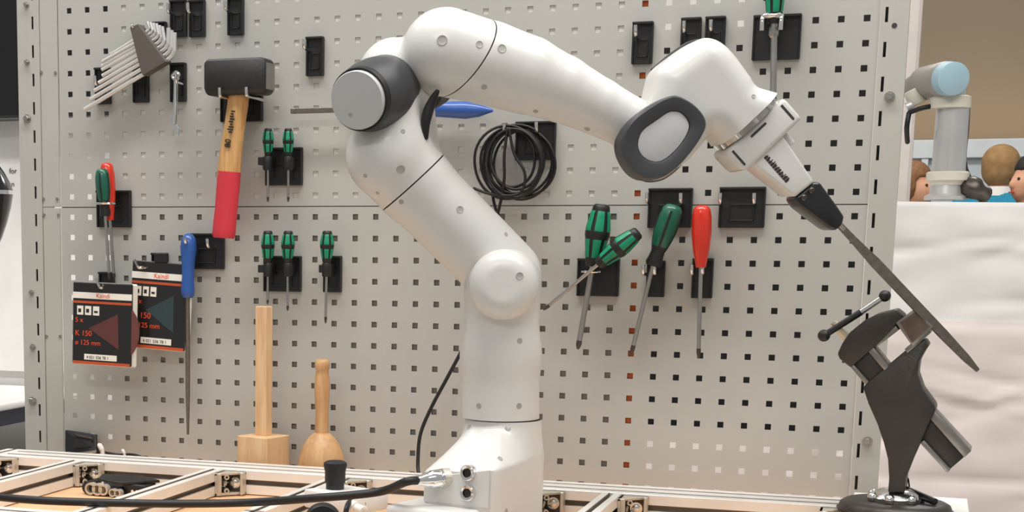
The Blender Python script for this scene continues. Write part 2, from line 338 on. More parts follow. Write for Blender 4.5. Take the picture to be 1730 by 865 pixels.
# ------------------------------------------------------------------ right background
plinth = thing('draped_partition', 'white sheet hung over a low wall at the right behind the vise', 'cloth', (2.4, 3.0, 0))
b = NB(); nx, nz = 190, 90; x0, x1 = .3, 3.2; H = 1.40; V = []
rnd = random.Random(2); creases = [(rnd.uniform(0, 2.0), rnd.uniform(.3, 1.4), rnd.uniform(-.5, .5), rnd.uniform(.15, .5), rnd.choice((-1, 1))) for _ in range(46)]
for i in range(nx + 1):
    row = []
    for j in range(nz + 12):
        x = x0 + (x1 - x0) * i / nx; z = min(H, H * j / nz); yb = 2.8 + max(0, j - nz) * .03
        d = .016 * mnoise.noise(Vector((x * 2.2, z * 3.2, 1))) + .010 * mnoise.noise(Vector((x * 7, z * 11, 4)))
        for cx_, cz_, sl_, wd, sg in creases:
            t = (z - cz_ - sl_ * (x - 1.2 - cx_)) / .016; s = (x - 1.2 - cx_) / wd
            if abs(t) < 3 and abs(s) < 1: d += sg * .011 * math.exp(-t * t) * (1 - s * s)
        if z < 1.02: d += .014 * min(1, (1.02 - z) / .02)
        sag = -.012 * max(0, x - 1.2) if j >= nz - 3 else 0
        row.append(b.verts.new((x, yb - d if j <= nz else yb - .004, z + sag)))
    V.append(row)
for i in range(nx):
    for j in range(nz + 11): b.faces.new((V[i][j], V[i + 1][j], V[i + 1][j + 1], V[i][j + 1]))
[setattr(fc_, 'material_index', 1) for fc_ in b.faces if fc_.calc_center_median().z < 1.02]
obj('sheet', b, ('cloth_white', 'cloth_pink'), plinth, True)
b = NB(); box(b, (.32, 2.84, 0), (3.2, 3.14, 1.37)); obj('low_wall', b, 'cloth_white', plinth)
# second robot far behind
YU = 2.98
def U(px, py, y=YU): return at(px, py, y)
ur = thing('silver_robot_arm', 'distant silver robot arm with pale blue joint cap on the white wall', 'robot', U(1600, 334))
ku = mpp(U(1600, 250))
def vz(px, y0, y1, prof, name, m, par=ur, seg=28):
    a = U(px, y1); L = (U(px, y0) - a).length; bm = NB(); lathe(bm, a, (0, 0, 1), [(t * L, r * ku) for t, r in prof], seg); return obj(name, bm, m, par, 40)
vz(1597, 312, 338, [(0, 34), (.25, 34), (.4, 27), (1, 25)], 'base_flange', 'ur_silver')
vz(1600, 290, 313, [(0, 26), (.3, 30), (.35, 34), (.9, 34), (1, 31)], 'joint_ring', 'ur_cream')
vz(1602, 180, 292, [(0, 27), (1, 26)], 'tube', 'ur_silver')
vz(1604, 162, 184, [(0, 30), (.05, 33), (.9, 33), (1, 28)], 'joint_ring', 'ur_cream')
vz(1606, 150, 164, [(0, 25), (1, 24)], 'neck', 'ur_silver')
def axis_part(a, b_, ra, rb, name, m, e=.2):
    a, b_ = Vector(a), Vector(b_); L = (b_ - a).length; bm = NB(); lathe(bm, a, b_ - a, [(0, ra * .9 * ku), (L * .06, ra * ku), (L * .94, rb * ku), (L, rb * .9 * ku)], 28); return obj(name, bm, m, ur, 40)
axis_part(U(1558, 142, YU + .06), U(1600, 133, YU - .06), 28, 29, 'elbow_housing', 'ur_grey'); axis_part(U(1600, 133, YU - .06), U(1612, 133, YU - .10), 28, 27, 'joint_cap', 'ur_blue')
axis_part(U(1540, 150, YU + .1), U(1562, 140, YU + .05), 20, 24, 'forearm', 'ur_grey'); axis_part(U(1541, 152, YU + .02), U(1552, 176, YU + .02), 15, 14, 'wrist_housing', 'ur_cream'); axis_part(U(1532, 182, YU + .02), U(1545, 176, YU + .02), 11, 11, 'wrist_cap', 'ur_silver')
b = NB(); tube(b, curve([U(1632, 182, YU + .05), U(1630, 220, YU + .08), U(1626, 270, YU + .08), U(1634, 300, YU + .05), U(1655, 330, YU)], 6), .013, 8); tube(b, curve([U(1536, 190, YU), U(1560, 182, YU - .03), U(1585, 178, YU)], 6), .008, 8); tube(b, curve([U(1536, 190, YU), U(1532, 215, YU), U(1533, 240, YU + .1)], 6), .008, 8); obj('hose', b, 'rubber_black', ur, True)
b = NB(); tube(b, curve([U(1636, 312, YU), U(1650, 322, YU - .02), U(1664, 330, YU)], 6), [.03 + .006 * math.sin(i * .5) for i in range(13)], 12); obj('plug', b, 'steel_dark', ur, True)
# people beyond the white wall
def person(px, py, y, turn, label, hair, shirt, hairlen, collar=False):
    hc = at(px, py, y); Hh = hc.z + .115                         # head centre -> stature
    t = thing('person', label, 'person', (hc.x, hc.y, 0), turn); s = Hh / 1.75
    g = lambda x, y_, z: (x * s, y_ * s, z * s)
    def body(P):
        d = rc(P, g(0, 0, 1.60), g(0, .01, 1.66), .078 * s, .085 * s)                        # skull
        d = smin(d, rc(P, g(0, -.045, 1.56), g(0, -.05, 1.60), .052 * s, .055 * s), .03 * s)  # jaw
        d = smin(d, rc(P, g(0, -.112, 1.59), g(0, -.098, 1.62), .012 * s, .009 * s), .012 * s)  # nose
        for sx in (-1, 1): d = smin(d, rc(P, g(sx * .085, .01, 1.585), g(sx * .088, .015, 1.625), .012 * s, .016 * s), .008 * s)  # ears
        d = smin(d, rc(P, g(0, .015, 1.40), g(0, .01, 1.54), .058 * s, .052 * s), .03 * s)
        d = smin(d, rbox(P, g(0, .01, 1.25), (.185 * s, .10 * s, .235 * s), .09 * s), .06 * s)
        d = smin(d, rbox(P, g(0, .01, .98), (.155 * s, .10 * s, .12 * s), .09 * s), .06 * s)
        for sx in (-1, 1):
            d = smin(d, rc(P, g(sx * .195, .01, 1.42), g(sx * .25, .02, 1.10), .052 * s, .042 * s), .05 * s)
            d = smin(d, rc(P, g(sx * .25, .02, 1.10), g(sx * .23, -.05, .86), .040 * s, .028 * s), .02 * s)
            d = smin(d, rc(P, g(sx * .23, -.06, .83), g(sx * .225, -.08, .74), .03 * s, .022 * s), .02 * s)
            d = smin(d, rc(P, g(sx * .09, .01, .92), g(sx * .10, 0, .50), .085 * s, .058 * s), .04 * s)
            d = smin(d, rc(P, g(sx * .10, 0, .50), g(sx * .10, .03, .09), .055 * s, .04 * s), .02 * s)
            d = smin(d, rc(P, g(sx * .10, .03, .05), g(sx * .11, -.13, .04), .042 * s, .036 * s), .03 * s)
        return d
    bb = sdf_bm(body, g(-.36, -.22, -.02), g(.36, .2, 1.8), .013); o = obj('body', bb, 'skin', t, True, True)
    def shell(f, off):  return lambda P: f(P) - off
    def top(P): return np.maximum(body(P) - .012 * s, np.maximum(P[..., 2] - 1.50 * s, .92 * s - P[..., 2]))
    obj('shirt', sdf_bm(top, g(-.38, -.22, .9), g(.38, .22, 1.55), .013), shirt, t, True, True)
    def legs(P): return np.maximum(np.maximum(body(P) - .012 * s, np.maximum(P[..., 2] - .95 * s, .06 * s - P[..., 2])), np.abs(P[..., 0]) - .2 * s)
    obj('trousers', sdf_bm(legs, g(-.24, -.2, .04), g(.24, .2, .97), .014), 'trousers', t, True, True)
    def hr(P):
        d = rc(P, g(0, .012, 1.62), g(0, .018, 1.665), .096 * s, .098 * s)
        if hairlen > 0: d = smin(d, rc(P, g(0, .05, 1.60), g(0, .06, 1.60 - hairlen), .085 * s, .07 * s), .03 * s)
        face = rbox(P, g(0, -.12, 1.56), (.075 * s, .085 * s, .11 * s), .03 * s); d = np.maximum(d, -face)
        return np.maximum(d, (1.535 - hairlen) * s - P[..., 2])
    obj('hair', sdf_bm(hr, g(-.13, -.12, 1.2), g(.13, .2, 1.8), .009), hair, t, True, True)
    if collar:
        b = NB(); lathe(b, g(0, .012, 1.485), (0, 0, 1), [(0, .085 * s), (.05 * s, .066 * s), (.05 * s, .062 * s), (0, .075 * s)], 20); obj('collar', b, 'collar_white', t, 40, True)
    for sx in (-1, 1):
        b = NB(); bmesh.ops.create_uvsphere(b, u_segments=10, v_segments=6, radius=.008 * s, matrix=Matrix.Translation(g(sx * .034, -.088, 1.625))); obj('eye', b, 'print_dark', t, True, True)
    b = NB(); box(b, g(-.022, -.108, 1.552), g(.022, -.098, 1.559), .002); obj('mouth', b, 'red_grip', t, None, True)
person(1692, 283, 7.4, math.radians(160), 'blond person in a blue top with white collar seen from behind', 'hair_blond', 'shirt_blue', 0, True)
person(1741, 300, 6.7, math.radians(-60), 'dark-haired person at the right edge beside the blond person', 'hair_dark', 'shirt_dark', 0)
person(1546, 312, 6.6, math.radians(60), 'person with long light brown hair beside the distant silver robot', 'hair_brown', 'shirt_grey', .14)

# ------------------------------------------------------------------ workbench of aluminium profiles
bench = thing('profile_workbench', 'silver aluminium profile workbench frame with wooden boards below the robot', 'workbench', (.7, -.45, 0))
YB, YF = -.118, -.208
def slots(b, f, cs):  # groove faces get a darker colour for the shade inside them
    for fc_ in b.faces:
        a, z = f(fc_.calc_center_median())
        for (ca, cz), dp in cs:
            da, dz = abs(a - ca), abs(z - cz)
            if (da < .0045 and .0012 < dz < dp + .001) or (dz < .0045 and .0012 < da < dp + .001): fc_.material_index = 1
def rail_x(x0, x1, ya, yb, zt=T, h=.042):
    """slotted profile along x: two slots on top, one in front and back"""
    g = .004; dp = .009; c1 = ya + (yb - ya) * .29; c2 = ya + (yb - ya) * .71; zc = zt - h / 2
    sec = [(yb, zt), (c2 + g, zt), (c2 + g, zt - dp), (c2 - g, zt - dp), (c2 - g, zt), (c1 + g, zt), (c1 + g, zt - dp), (c1 - g, zt - dp), (c1 - g, zt), (ya, zt),
           (ya, zc + g), (ya + dp, zc + g), (ya + dp, zc - g), (ya, zc - g), (ya, zt - h), (yb, zt - h), (yb, zc - g), (yb - dp, zc - g), (yb - dp, zc + g), (yb, zc + g)]
    b = NB(); prism(b, [(x0, y, z) for y, z in sec], (x1 - x0, 0, 0), .0008, 1); slots(b, lambda p: (p.y, p.z), [((c1, zt), dp), ((c2, zt), dp), ((ya, zc), dp), ((yb, zc), dp)]); return obj('rail', b, ('alu', 'alu_slot_shade'), bench)
def rail_y(x0, x1, ya, yb, zt=T, h=.042):
    g = .0035; dp = .008; xc = (x0 + x1) / 2; zc = zt - h / 2
    sec = [(x0, zt), (xc - g, zt), (xc - g, zt - dp), (xc + g, zt - dp), (xc + g, zt), (x1, zt), (x1, zc + g), (x1 - dp, zc + g), (x1 - dp, zc - g), (x1, zc - g), (x1, zt - h), (x0, zt - h), (x0, zc - g), (x0 + dp, zc - g), (x0 + dp, zc + g), (x0, zc + g)]
    b = NB(); prism(b, [(x, ya, z) for x, z in sec], (0, yb - ya, 0), .0008, 1); slots(b, lambda p: (p.x, p.z), [((xc, zt), dp), ((x0, zc), dp), ((x1, zc), dp)]); return obj('rail', b, ('alu', 'alu_slot_shade'), bench)
rail_x(-.048, 1.432, YF, YB); rail_x(-.048, 1.60, -.80, -.706)
for x in (-.082, ): rail_y(x, x + .034, -.80, YB)
RX = (.098, .374, .604, .93, 1.062)
for x in RX: rail_y(x, x + .031, -.706, YF)
rail_y(1.434, 1.60, -.706, -.05)
def bracket(x):
    """die-cast angle in the corner of a cross rail and the long rail, with its two bolts"""
    s = .042; z0, z1 = T - .0415, T - .0025; b = NB(); y = YF
    box(b, (x, y - .005, z0), (x + s, y, z1), .0008); box(b, (x, y - s, z0), (x + .005, y, z1), .0008)
    for za, zb in ((z0, z0 + .004), (z1 - .004, z1)): prism(b, [(x, y, za), (x + s, y, za), (x + s, y - .005, za), (x + .005, y - s, za), (x, y - s, za)], (0, 0, zb - za), .0005, 1)
    o = obj('bracket', b, 'zinc', bench)
    q = NB(); box(q, (x + .0052, y - .0056, z0 + .0045), (x + s - .005, y - .005, z1 - .0045)); obj('cavity_shade', q, 'bracket_shade', o); q = NB(); box(q, (x + .005, y - s + .005, z0 + .0045), (x + .0056, y - .0052, z1 - .0045)); obj('cavity_shade', q, 'bracket_shade', o)  # thin dark plates standing in for the shade inside the bracket
    q = NB(); box(q, (x + s - .005, y - .017, z0), (x + s, y - .0051, z1), .0008); obj('rim', q, 'zinc', o); q = NB(); box(q, (x + .0051, y - s, z0), (x + .012, y - s + .004, z1), .0008); obj('rim', q, 'zinc', o)
    zc = (z0 + z1) / 2
    q = NB(); lathe(q, (x + .024, y - .005, zc), (0, -1, 0), [(0, .010), (.002, .010), (.002, .0065), (.008, .0065), (.009, .005)], 14); obj('bolt', q, 'chrome', o, 40)
    q = NB(); lathe(q, (x + .005, y - .024, zc), (1, 0, 0), [(0, .010), (.002, .010), (.002, .0065), (.008, .0065), (.009, .005)], 14); obj('bolt', q, 'chrome', o, 40)
    q = NB()
    for z in (z0 + .0075, z1 - .0075): lathe(q, (x + .012, y - .020, z), (.5, -.85, 0), [(0, .0045), (.012, .0045), (.012, .0025), (.002, .0025)], 12)
    box(q, (x + .005, y - .012, zc - .0015), (x + .012, y - .005, zc + .0015)); obj('lug', q, 'zinc', o, 40)
for x in (-.048, .129, .405, .635, .961, 1.093, 1.392): bracket(x)
for xa, xb in ((-.05, .405), (.406, .96), (.961, 1.43)):
    b = NB(); box(b, (xa, -.79, T - .062), (xb, YB, T - .0435), .001); obj('shelf_board', b, 'shelf_wood', bench)
b = NB(); box(b, (-.0235, YB + .001, .827), (1.4235, -.004, .8445), .001); obj('shelf_board', b, 'shelf_wood', bench)
for x in (-.08, .7, 1.5):
    for y in (-.79, -.16): b = NB(); box(b, (x, y, 0), (x + .04, y + .04, T - .063), .002); obj('leg', b, 'alu', bench)

# ------------------------------------------------------------------ the white robot arm (frame: u to the right, v away from the camera, w up)
O = atz(845, 869, T); O.z = T
EU = Vector((RIGHT.x, RIGHT.y, 0)).normalized(); EV = Vector((-EU.y, EU.x, 0)); ROT = math.atan2(EU.y, EU.x)
def L(px, py, v=0.):
    d = ray(px, py); t = (v + (O - CAM).dot(EV)) / d.dot(EV); q = CAM + d * t - O; return Vector((q.dot(EU), q.dot(EV), q.z))
def LW(p): return O + EU * p[0] + EV * p[1] + Vector((0, 0, p[2]))
def rp(p, r): return r * mpp(LW(p))
rob = thing('white_robot_arm', 'large white seven-joint robot arm with dark joint caps holding a long file', 'robot', O, ROT)
def blob(prims, k=.02, lo_pad=.01):
    """prims: ((px,py,v,r), (px,py,v,r)[, k])"""
    Q = []
    for p in prims:
        a, c = L(*p[0][:3]), L(*p[1][:3]); Q.append((a, c, rp(a, p[0][3]), rp(c, p[1][3]), p[2] if len(p) > 2 else k))
    pts = [(q[i], q[i + 2]) for q in Q for i in (0, 1)]
    lo = [min(p[i] - r for p, r in pts) - lo_pad for i in range(3)]; hi = [max(p[i] + r for p, r in pts) + lo_pad for i in range(3)]
    def f(P):
        d = None
        for a, c, ra, rb, kk in Q: e = rc(P, a, c, ra, rb); d = e if d is None else smin(d, e, kk)
        return d
    return f, lo, hi
def bvh_of(o): return BVHTree.FromPolygons([v.co for v in o.data.vertices], [p.vertices for p in o.data.polygons])
W2R = W2L[rob.name]; ORI = W2R @ CAM
def dimples(par, pts):
    t = bvh_of(par)
    for q in pts:
        px, py, r = (q + (4.0,))[:3]
        d = (W2R.to_3x3() @ ray(px, py)).normalized(); hit, n, _, _ = t.ray_cast(ORI, d)
        if hit is None: continue
        if n.dot(d) > 0: n = -n
        rr = r * .00105; b = NB(); lathe(b, hit - n * .0006, n, [(0, rr), (.0009, rr), (.0012, rr * .9), (.0008, rr * .8), (.0007, rr * .35), (.00065, 0)], 16); obj('screw', b, 'dimple_grey', par, 40, True)
HS = .0032
# base
DR = Vector((-.62, -.785, 0)); DS = Vector((.785, -.62, 0))
RB = [[DR.x, DR.y, 0], [DS.x, DS.y, 0], [0, 0, 1]]
wseam = L(845, 706).z - .0
def foot_r(th):
    """polar radius of the housing's rounded outline at the bottom (th = 0 at the rear)"""
    c, s_ = math.cos(th), math.sin(th); p = 14.0
    if c < 0: return .0605
    a = .124
    return 1 / ((abs(c) / a) ** p + (abs(s_) / .0605) ** p) ** (1 / p)
b = NB(); NS = 120; zs = sorted(set([0, .004, .02, .04] + [.05 + i * .003 for i in range(int((wseam - .05) / .003))] + [wseam - .0008])); prev = None
for z in zs:
    ring = []
    for k in range(NS):
        th = 2 * PI * k / NS; sd2 = math.sin(th); z1 = .078 + .014 * sd2; q = min(1, max(0, (wseam - .006 - z) / (wseam - .006 - z1))); wgt = q ** 1.25
        r0 = .0552; r = r0 + (foot_r(th) - r0) * wgt; d = DR * math.cos(th) + DS * math.sin(th); ring.append(b.verts.new(d * r + Vector((0, 0, z))))
    if prev:
        for k in range(NS): b.faces.new((prev[k], prev[(k + 1) % NS], ring[(k + 1) % NS], ring[k]))
    else: b.faces.new(ring[::-1])
    prev = ring
tf = b.faces.new(prev); tf.material_index = 1
bmesh.ops.recalc_face_normals(b, faces=b.faces[:]); base = obj('base_link', b, ('robot_white', 'seam_dark'), rob, 38, True)
b = sdf_bm(lambda P: np.maximum(rbox(P @ np.array(RB, np.float32).T, (.075, -.026, .010), (.095, .066, .017), .009), -P[..., 2]), (-.22, -.24, -.006), (.12, .12, .05), .003); obj('foot_plate', b, 'robot_white', rob, True, True)
# shoulder column
f, lo, hi = blob([((845, 760, 0, 65), (846, 600, 0, 64.5)), ((846, 600, 0, 64.5), (849, 482, 0, 62)), ((850, 482, -.02, 59), (849, 482, .02, 60))], .015)
b = sdf_bm(f, lo, hi, HS); cut(b, (0, 0, wseam + .0008), (0, 0, -1)); sh = obj('shoulder_column', b, ('robot_white', 'seam_dark'), rob, True, True)
def puck(px, py, v0, v1, r, e):
    a, c = L(px, py, v0), L(px, py, v1); r = rp(a, r); g = lambda P: cyl(P, a, c, r, e)
    return sdf_bm(g, [min(a[i], c[i]) - r - .005 for i in range(3)], [max(a[i], c[i]) + r + .005 for i in range(3)], .0026)
b = puck(851, 481, -.082, .0, 60, .028); scap = obj('shoulder_cap', b, 'robot_white', rob, True, True)
# upper arm, split at its seam
SA, SB = L(650, 352, .0), L(745, 265, .0); sd = (SB - SA).normalized(); sn = Vector((-sd.z, 0, sd.x)); sn = sn if sn.x < 0 else -sn       # points up-left along the arm
sc_ = (SA + SB) / 2
f, lo, hi = blob([((853, 464, .02, 61), (698, 309, .01, 64.5)), ((698, 309, .01, 64.5), (660, 268, 0, 66)), ((652, 258, 0, 60), (668, 180, .0, 50), .03), ((715, 248, .035, 26), (700, 180, .02, 34), .02)], .012)
b = sdf_bm(f, lo, hi, HS); b2 = b.copy(); cut(b, sc_ - sn * .0009, sn); ua = obj('upper_arm', b, ('robot_white', 'seam_dark'), rob, True, True)
cut(b2, sc_ + sn * .0009, -sn); ue = obj('elbow_link', b2, ('robot_white', 'seam_dark'), rob, True, True)
# elbow: front cap and rear cap on the joint axis
Bc = L(653, 154, .0); Fc = L(611, 167, -.066); ea = (Fc - Bc).normalized(); eL = (Fc - Bc).length; er = rp(Fc, 60)
b = NB(); lathe(b, Bc - ea * .012, ea, [(0, er * .80), (.0, er * .97), (.012, er * 1.03), (eL * .55, er * 1.04), (eL * .85, er * 1.0), (eL + .006, er * .93), (eL + .010, er * .90), (eL + .0105, er * .90), (eL + .008, er * .895)], 64, ref=(0, 0, 1)); obj('elbow_cap', b, 'robot_dark', rob, 40, True)
b = NB(); lathe(b, Fc - ea * .008, ea, [(0, er * .90), (.0095, er * .90), (.0165, er * .875), (.0165, er * .83), (.013, er * .82)], 64, ref=(0, 0, 1)); obj('rim', b, 'rubber_black', rob, 40, True)
b = NB(); lathe(b, Fc - ea * -.000, ea, [(0, er * .81), (.0145, er * .81), (.0158, er * .79), (.016, er * .5), (.0162, 0)], 64, ref=(0, 0, 1)); obj('elbow_cover_tmp', b, 'robot_grey', rob, 40, True) if False else None; eco = obj('elbow_cover', b, 'robot_grey', rob, 40, True)
b = NB(); lathe(b, Bc - ea * .150, ea, [(0, er * .80), (.004, er * .90), (.06, er * 1.0), (.062, er * .6)], 64, ref=(0, 0, 1)); obj('elbow_cap', b, 'robot_dark', rob, 40, True)
b = NB(); tube(b, curve([L(740, 152, -.035), L(727, 178, -.03), L(719, 207, -.03), L(720, 236, -.03)], 6), [rp(L(720, 200, 0), 3 + 6 * math.sin(PI * i / 18)) for i in range(19)], 12); obj('joint_seal', b, 'rubber_black', rob, True, True)
# elbow shell and forearm, split at its seam
f, lo, hi = blob([((668, 128, .035, 63), (700, 122, .045, 58)), ((752, 88, .0, 73), (826, 107, .0, 68), .012), ((826, 107, 0, 69), (890, 127, 0, 64), .003), ((890, 127, 0, 64), (948, 150, 0, 55), .003), ((948, 150, 0, 55), (1010, 180, 0, 47), .003), ((1010, 180, 0, 47), (1060, 206, .0, 43), .003), ((1060, 206, 0, 43), (1125, 238, .0, 41), .003)], .02)
FA, FB = L(862, 45), L(790, 166); fd = (FB - FA).normalized(); fn = Vector((-fd.z, 0, fd.x)); fn = fn if fn.x > 0 else -fn
fn = (fn + Vector((0, .35, 0))).normalized(); fc = L(812, 104, -.05)
b = sdf_bm(f, lo, hi, HS); b2 = b.copy(); cut(b, fc - fn * .0008, fn); es = obj('elbow_shell', b, ('robot_white', 'seam_dark'), rob, True, True)
cut(b2, fc + fn * .0008, -fn); fa = obj('forearm', b2, ('robot_white', 'seam_dark'), rob, True, True)
# wrist
def wp(pts, v): return [L(x, y, v) for x, y in pts]
TD = (L(1420, 384) - L(1268, 212)); TD.y = 0; TD.normalize(); TS = Vector((-TD.z, 0, TD.x)); TS = TS if TS.z > 0 else -TS     # tool direction, side
fl = L(1255, 204, 0)
def poly2(P, pts):
    """signed distance to a polygon in the (u, w) plane"""
    x, z = P[..., 0], P[..., 2]; d = np.full(x.shape, 1e9, np.float32); sg = np.ones(x.shape, np.float32); n = len(pts)
    for i in range(n):
        (ax_, az), (bx, bz) = pts[i], pts[i - 1]; ex, ez = bx - ax_, bz - az; wx, wz = x - ax_, z - az
        t = np.clip((wx * ex + wz * ez) / (ex * ex + ez * ez), 0, 1); d = np.minimum(d, (wx - ex * t) ** 2 + (wz - ez * t) ** 2)
        c1, c2, c3 = z >= az, z < bz, ex * wz > ez * wx; fl_ = (c1 & c2 & c3) | (~c1 & ~c2 & ~c3); sg = np.where(fl_, -sg, sg)
    return sg * np.sqrt(d)
WPRO = [(1165, 74), (1185, 67), (1208, 74), (1230, 94), (1258, 132), (1272, 150), (1330, 178), (1240, 270), (1206, 238), (1192, 228), (1178, 246), (1150, 276), (1116, 296), (1092, 297), (1068, 280), (1058, 250), (1062, 222), (1078, 200), (1086, 180), (1094, 150), (1104, 120), (1138, 92)]
WP2 = [tuple(L(x, y, 0).xz) for x, y in curve([(x, y, 0) for x, y in WPRO], 3, True) for x, y in [(x, y)]] if False else [(L(q.x, q.y, 0).x, L(q.x, q.y, 0).z) for q in curve([(x, y, 0) for x, y in WPRO], 3, True)]
def f(P):
    e = .034; a = poly2(P, WP2) + e; c = np.abs(P[..., 1] - .002) - .056 + e
    return np.minimum(np.maximum(a, c), 0) + np.hypot(np.maximum(a, 0), np.maximum(c, 0)) - e
lo = [min(q[0] for q in WP2) - .01, -.065, min(q[1] for q in WP2) - .01]; hi = [max(q[0] for q in WP2) + .01, .07, max(q[1] for q in WP2) + .01]
b = sdf_bm(f, lo, hi, HS); cut(b, fl, TD); wr = obj('wrist_link', b, 'robot_white', rob, True, True)
outer = [(1146, 161), (1172, 174), (1190, 193), (1195, 211), (1188, 229), (1173, 252), (1154, 275), (1136, 291), (1117, 301), (1092, 303), (1072, 292), (1058, 272), (1051, 250), (1054, 226), (1066, 206), (1084, 190), (1108, 174), (1128, 164)]
inner = [(1137, 187), (1150, 189), (1161, 199), (1166, 212), (1161, 228), (1150, 245), (1138, 258), (1126, 268), (1113, 274), (1098, 272), (1086, 264), (1079, 252), (1078, 240), (1082, 226), (1090, 216), (1101, 208), (1114, 199), (1127, 190)]
co = curve([L(x, y, -.066) for x, y in outer], 4, True); ci = curve([L(x, y, -.066) for x, y in inner], 4, True)
cen = sum(co, Vector()) / len(co)
def ringloft(levels, name, m):
    bm = NB(); n = len(levels[0]); R = [[bm.verts.new(p) for p in lv] for lv in levels]
    for A, B in zip(R, R[1:]):
        for k in range(n): bm.faces.new((A[k], A[(k + 1) % n], B[(k + 1) % n], B[k]))
    return bm
scl = lambda lp, s, dv, du=0: [cen + (p - cen) * s + Vector((du, dv, 0)) for p in lp]
bm = ringloft([scl(co, 1.0, .05), scl(co, 1.015, .025), scl(co, 1.0, .008), scl(co, .975, .002), scl(co, .95, 0), scl(ci, 1.06, 0), scl(ci, 1.01, .001), scl(ci, .99, .006)], '', '')
bmesh.ops.recalc_face_normals(bm, faces=bm.faces[:]); obj('wrist_cap', bm, 'robot_dark', rob, 40, True)
b = NB(); prism(b, scl(ci, .985, .0025), (0, .01, 0), .001); obj('wrist_cover', b, 'robot_grey', rob, 40, True)
bm = ringloft([scl(co, .97, .03), scl(co, .97, .105, .024)], '', ''); bm.faces.new([v for v in bm.verts][len(co):]); bmesh.ops.recalc_face_normals(bm, faces=bm.faces[:]); obj('wrist_housing', bm, 'robot_white', rob, 40, True)
bm = ringloft([scl(co, .95, .096, .020), scl(co, 1.0, .100, .022), scl(co, 1.0, .122, .028), scl(co, .9, .13, .03)], '', ''); bm.faces.new([v for v in bm.verts][3 * len(co):]); bmesh.ops.recalc_face_normals(bm, faces=bm.faces[:]); obj('wrist_cap', bm, 'robot_dark', rob, 40, True)
b = NB(); prism(b, [L(x - 4.5, y - 4.5, .05) for x, y in ((1104, 121), (1138, 93), (1165, 75), (1185, 69), (1190, 90), (1120, 140))], (0, .008, 0), .002); obj('rear_edge', b, 'robot_dark', rob, None, True)
# flange with its chrome bolts
fr = rp(fl, 57)
b = NB(); lathe(b, fl, TD, [(0, fr * .98), (.001, fr), (.009, fr), (.010, fr * .97)], 48); flg = obj('flange', b, 'steel', rob, 40, True)
for a in range(10):
    an = a * 2 * PI / 10 + .3; p = fl + TD * .0102 * 0 + (TS * math.cos(an) + Vector((0, -1, 0)) * math.sin(an)) * (fr + .0006); q = NB(); tube(q, [p + TD * .0015, p + TD * .0088], .0032, 8); obj('bolt', q, 'chrome', flg, 40, True)
# tool changer block and tapered holder
def tp(t, s, v): return fl + TD * (t * .00086) + TS * (s * .00086) + Vector((0, v, 0))        # photo-pixel sized steps along the tool
b = NB(); prism(b, [tp(12, 62, -.036), tp(56, 62, -.036), tp(58, 56, -.036), tp(58, -58, -.036), tp(50, -64, -.036), tp(12, -64, -.036)], (0, .072, 0), .006, 3); blk = obj('tool_block', b, 'robot_white', rob, 40, True)
b = NB(); prism(b, [tp(20, -18, -.0363), tp(24, -18, -.0363), tp(24, 14, -.0363), tp(20, 14, -.0363)], (0, .002, 0)); obj('slot', b, 'seam_dark', blk, None, True)
for s in (50, -54): b = NB(); prism(b, [tp(18, s - 2, -.0363), tp(48, s - 2, -.0363), tp(50, s, -.0363), tp(48, s + 2, -.0363), tp(18, s + 2, -.0363)], (0, .002, 0)); obj('slot', b, 'seam_dark', blk, None, True)
b = NB(); box(b, (-.004, -.02, -.02), (.006, .02, .02)); bmesh.ops.transform(b, matrix=Matrix((TD, Vector((0, 1, 0)), TS)).transposed().to_4x4(), verts=b.verts); bmesh.ops.translate(b, vec=tp(61, 0, 0), verts=b.verts); obj('gap_plate', b, 'seam_dark', rob, None, True)
TBp = [(1322, 226), (1329, 236), (1377, 307), (1343, 334), (1335, 328), (1268, 276), (1270, 270)]
b = NB(); prism(b, wp(TBp, -.028), (0, .056, 0), .005, 3); hold = obj('tool_holder', b, 'robot_white', rob, 40, True)
for px, py, r in ((1331, 236, 6), (1283, 287, 6)):
    q = NB(); p = L(px, py, -.01); lathe(q, p - TD * .008, TD, [(0, .0055), (.016, .0055), (.017, .004)], 14); obj('knob', q, 'robot_white', hold, 40, True)
tdir = (L(1331, 305, -.029) - L(1294, 263, -.029)).normalized(); tup = Vector((tdir.z, 0, -tdir.x)); tup = -tup if tup.z < 0 else tup
text('lettering', 'HEIDRUN', .0105, L(1291, 268, -.0284), tdir, tup, 'print_dark', hold) if False else None
b = NB(); rr = random.Random(3)
for i in range(11):                                                              # the printed word, too blurred in the photograph to read
    o_ = L(1294, 263, -.0283) + tdir * (i * .0044)
    for j in range(3): box(b, (0, -.0001, 0), (.0012, .0001, rr.uniform(.004, .0085)), 0, Matrix.Translation(o_ + tdir * (.0013 * j) - tup * .004) @ Matrix((tdir, Vector((0, 1, 0)), tup)).transposed().to_4x4())
obj('lettering', b, 'print_dark', hold, None, True)
CLp = [(1343, 334), (1349, 329), (1375, 307), (1386, 307), (1412, 343), (1428, 366), (1424, 380), (1413, 390), (1402, 387), (1352, 349)]
b = NB(); prism(b, wp(CLp, -.024), (0, .048, 0), .005, 3); clamp = obj('tool_clamp', b, 'black_clamp', rob, 40, True)
for px, py in ((1371, 322), (1358, 334)): q = NB(); p = L(px, py, -.0245); lathe(q, p, (0, -1, 0), [(0, .0042), (.002, .0042), (.003, .003)], 14); obj('screw', q, 'steel_dark', clamp, 40, True)
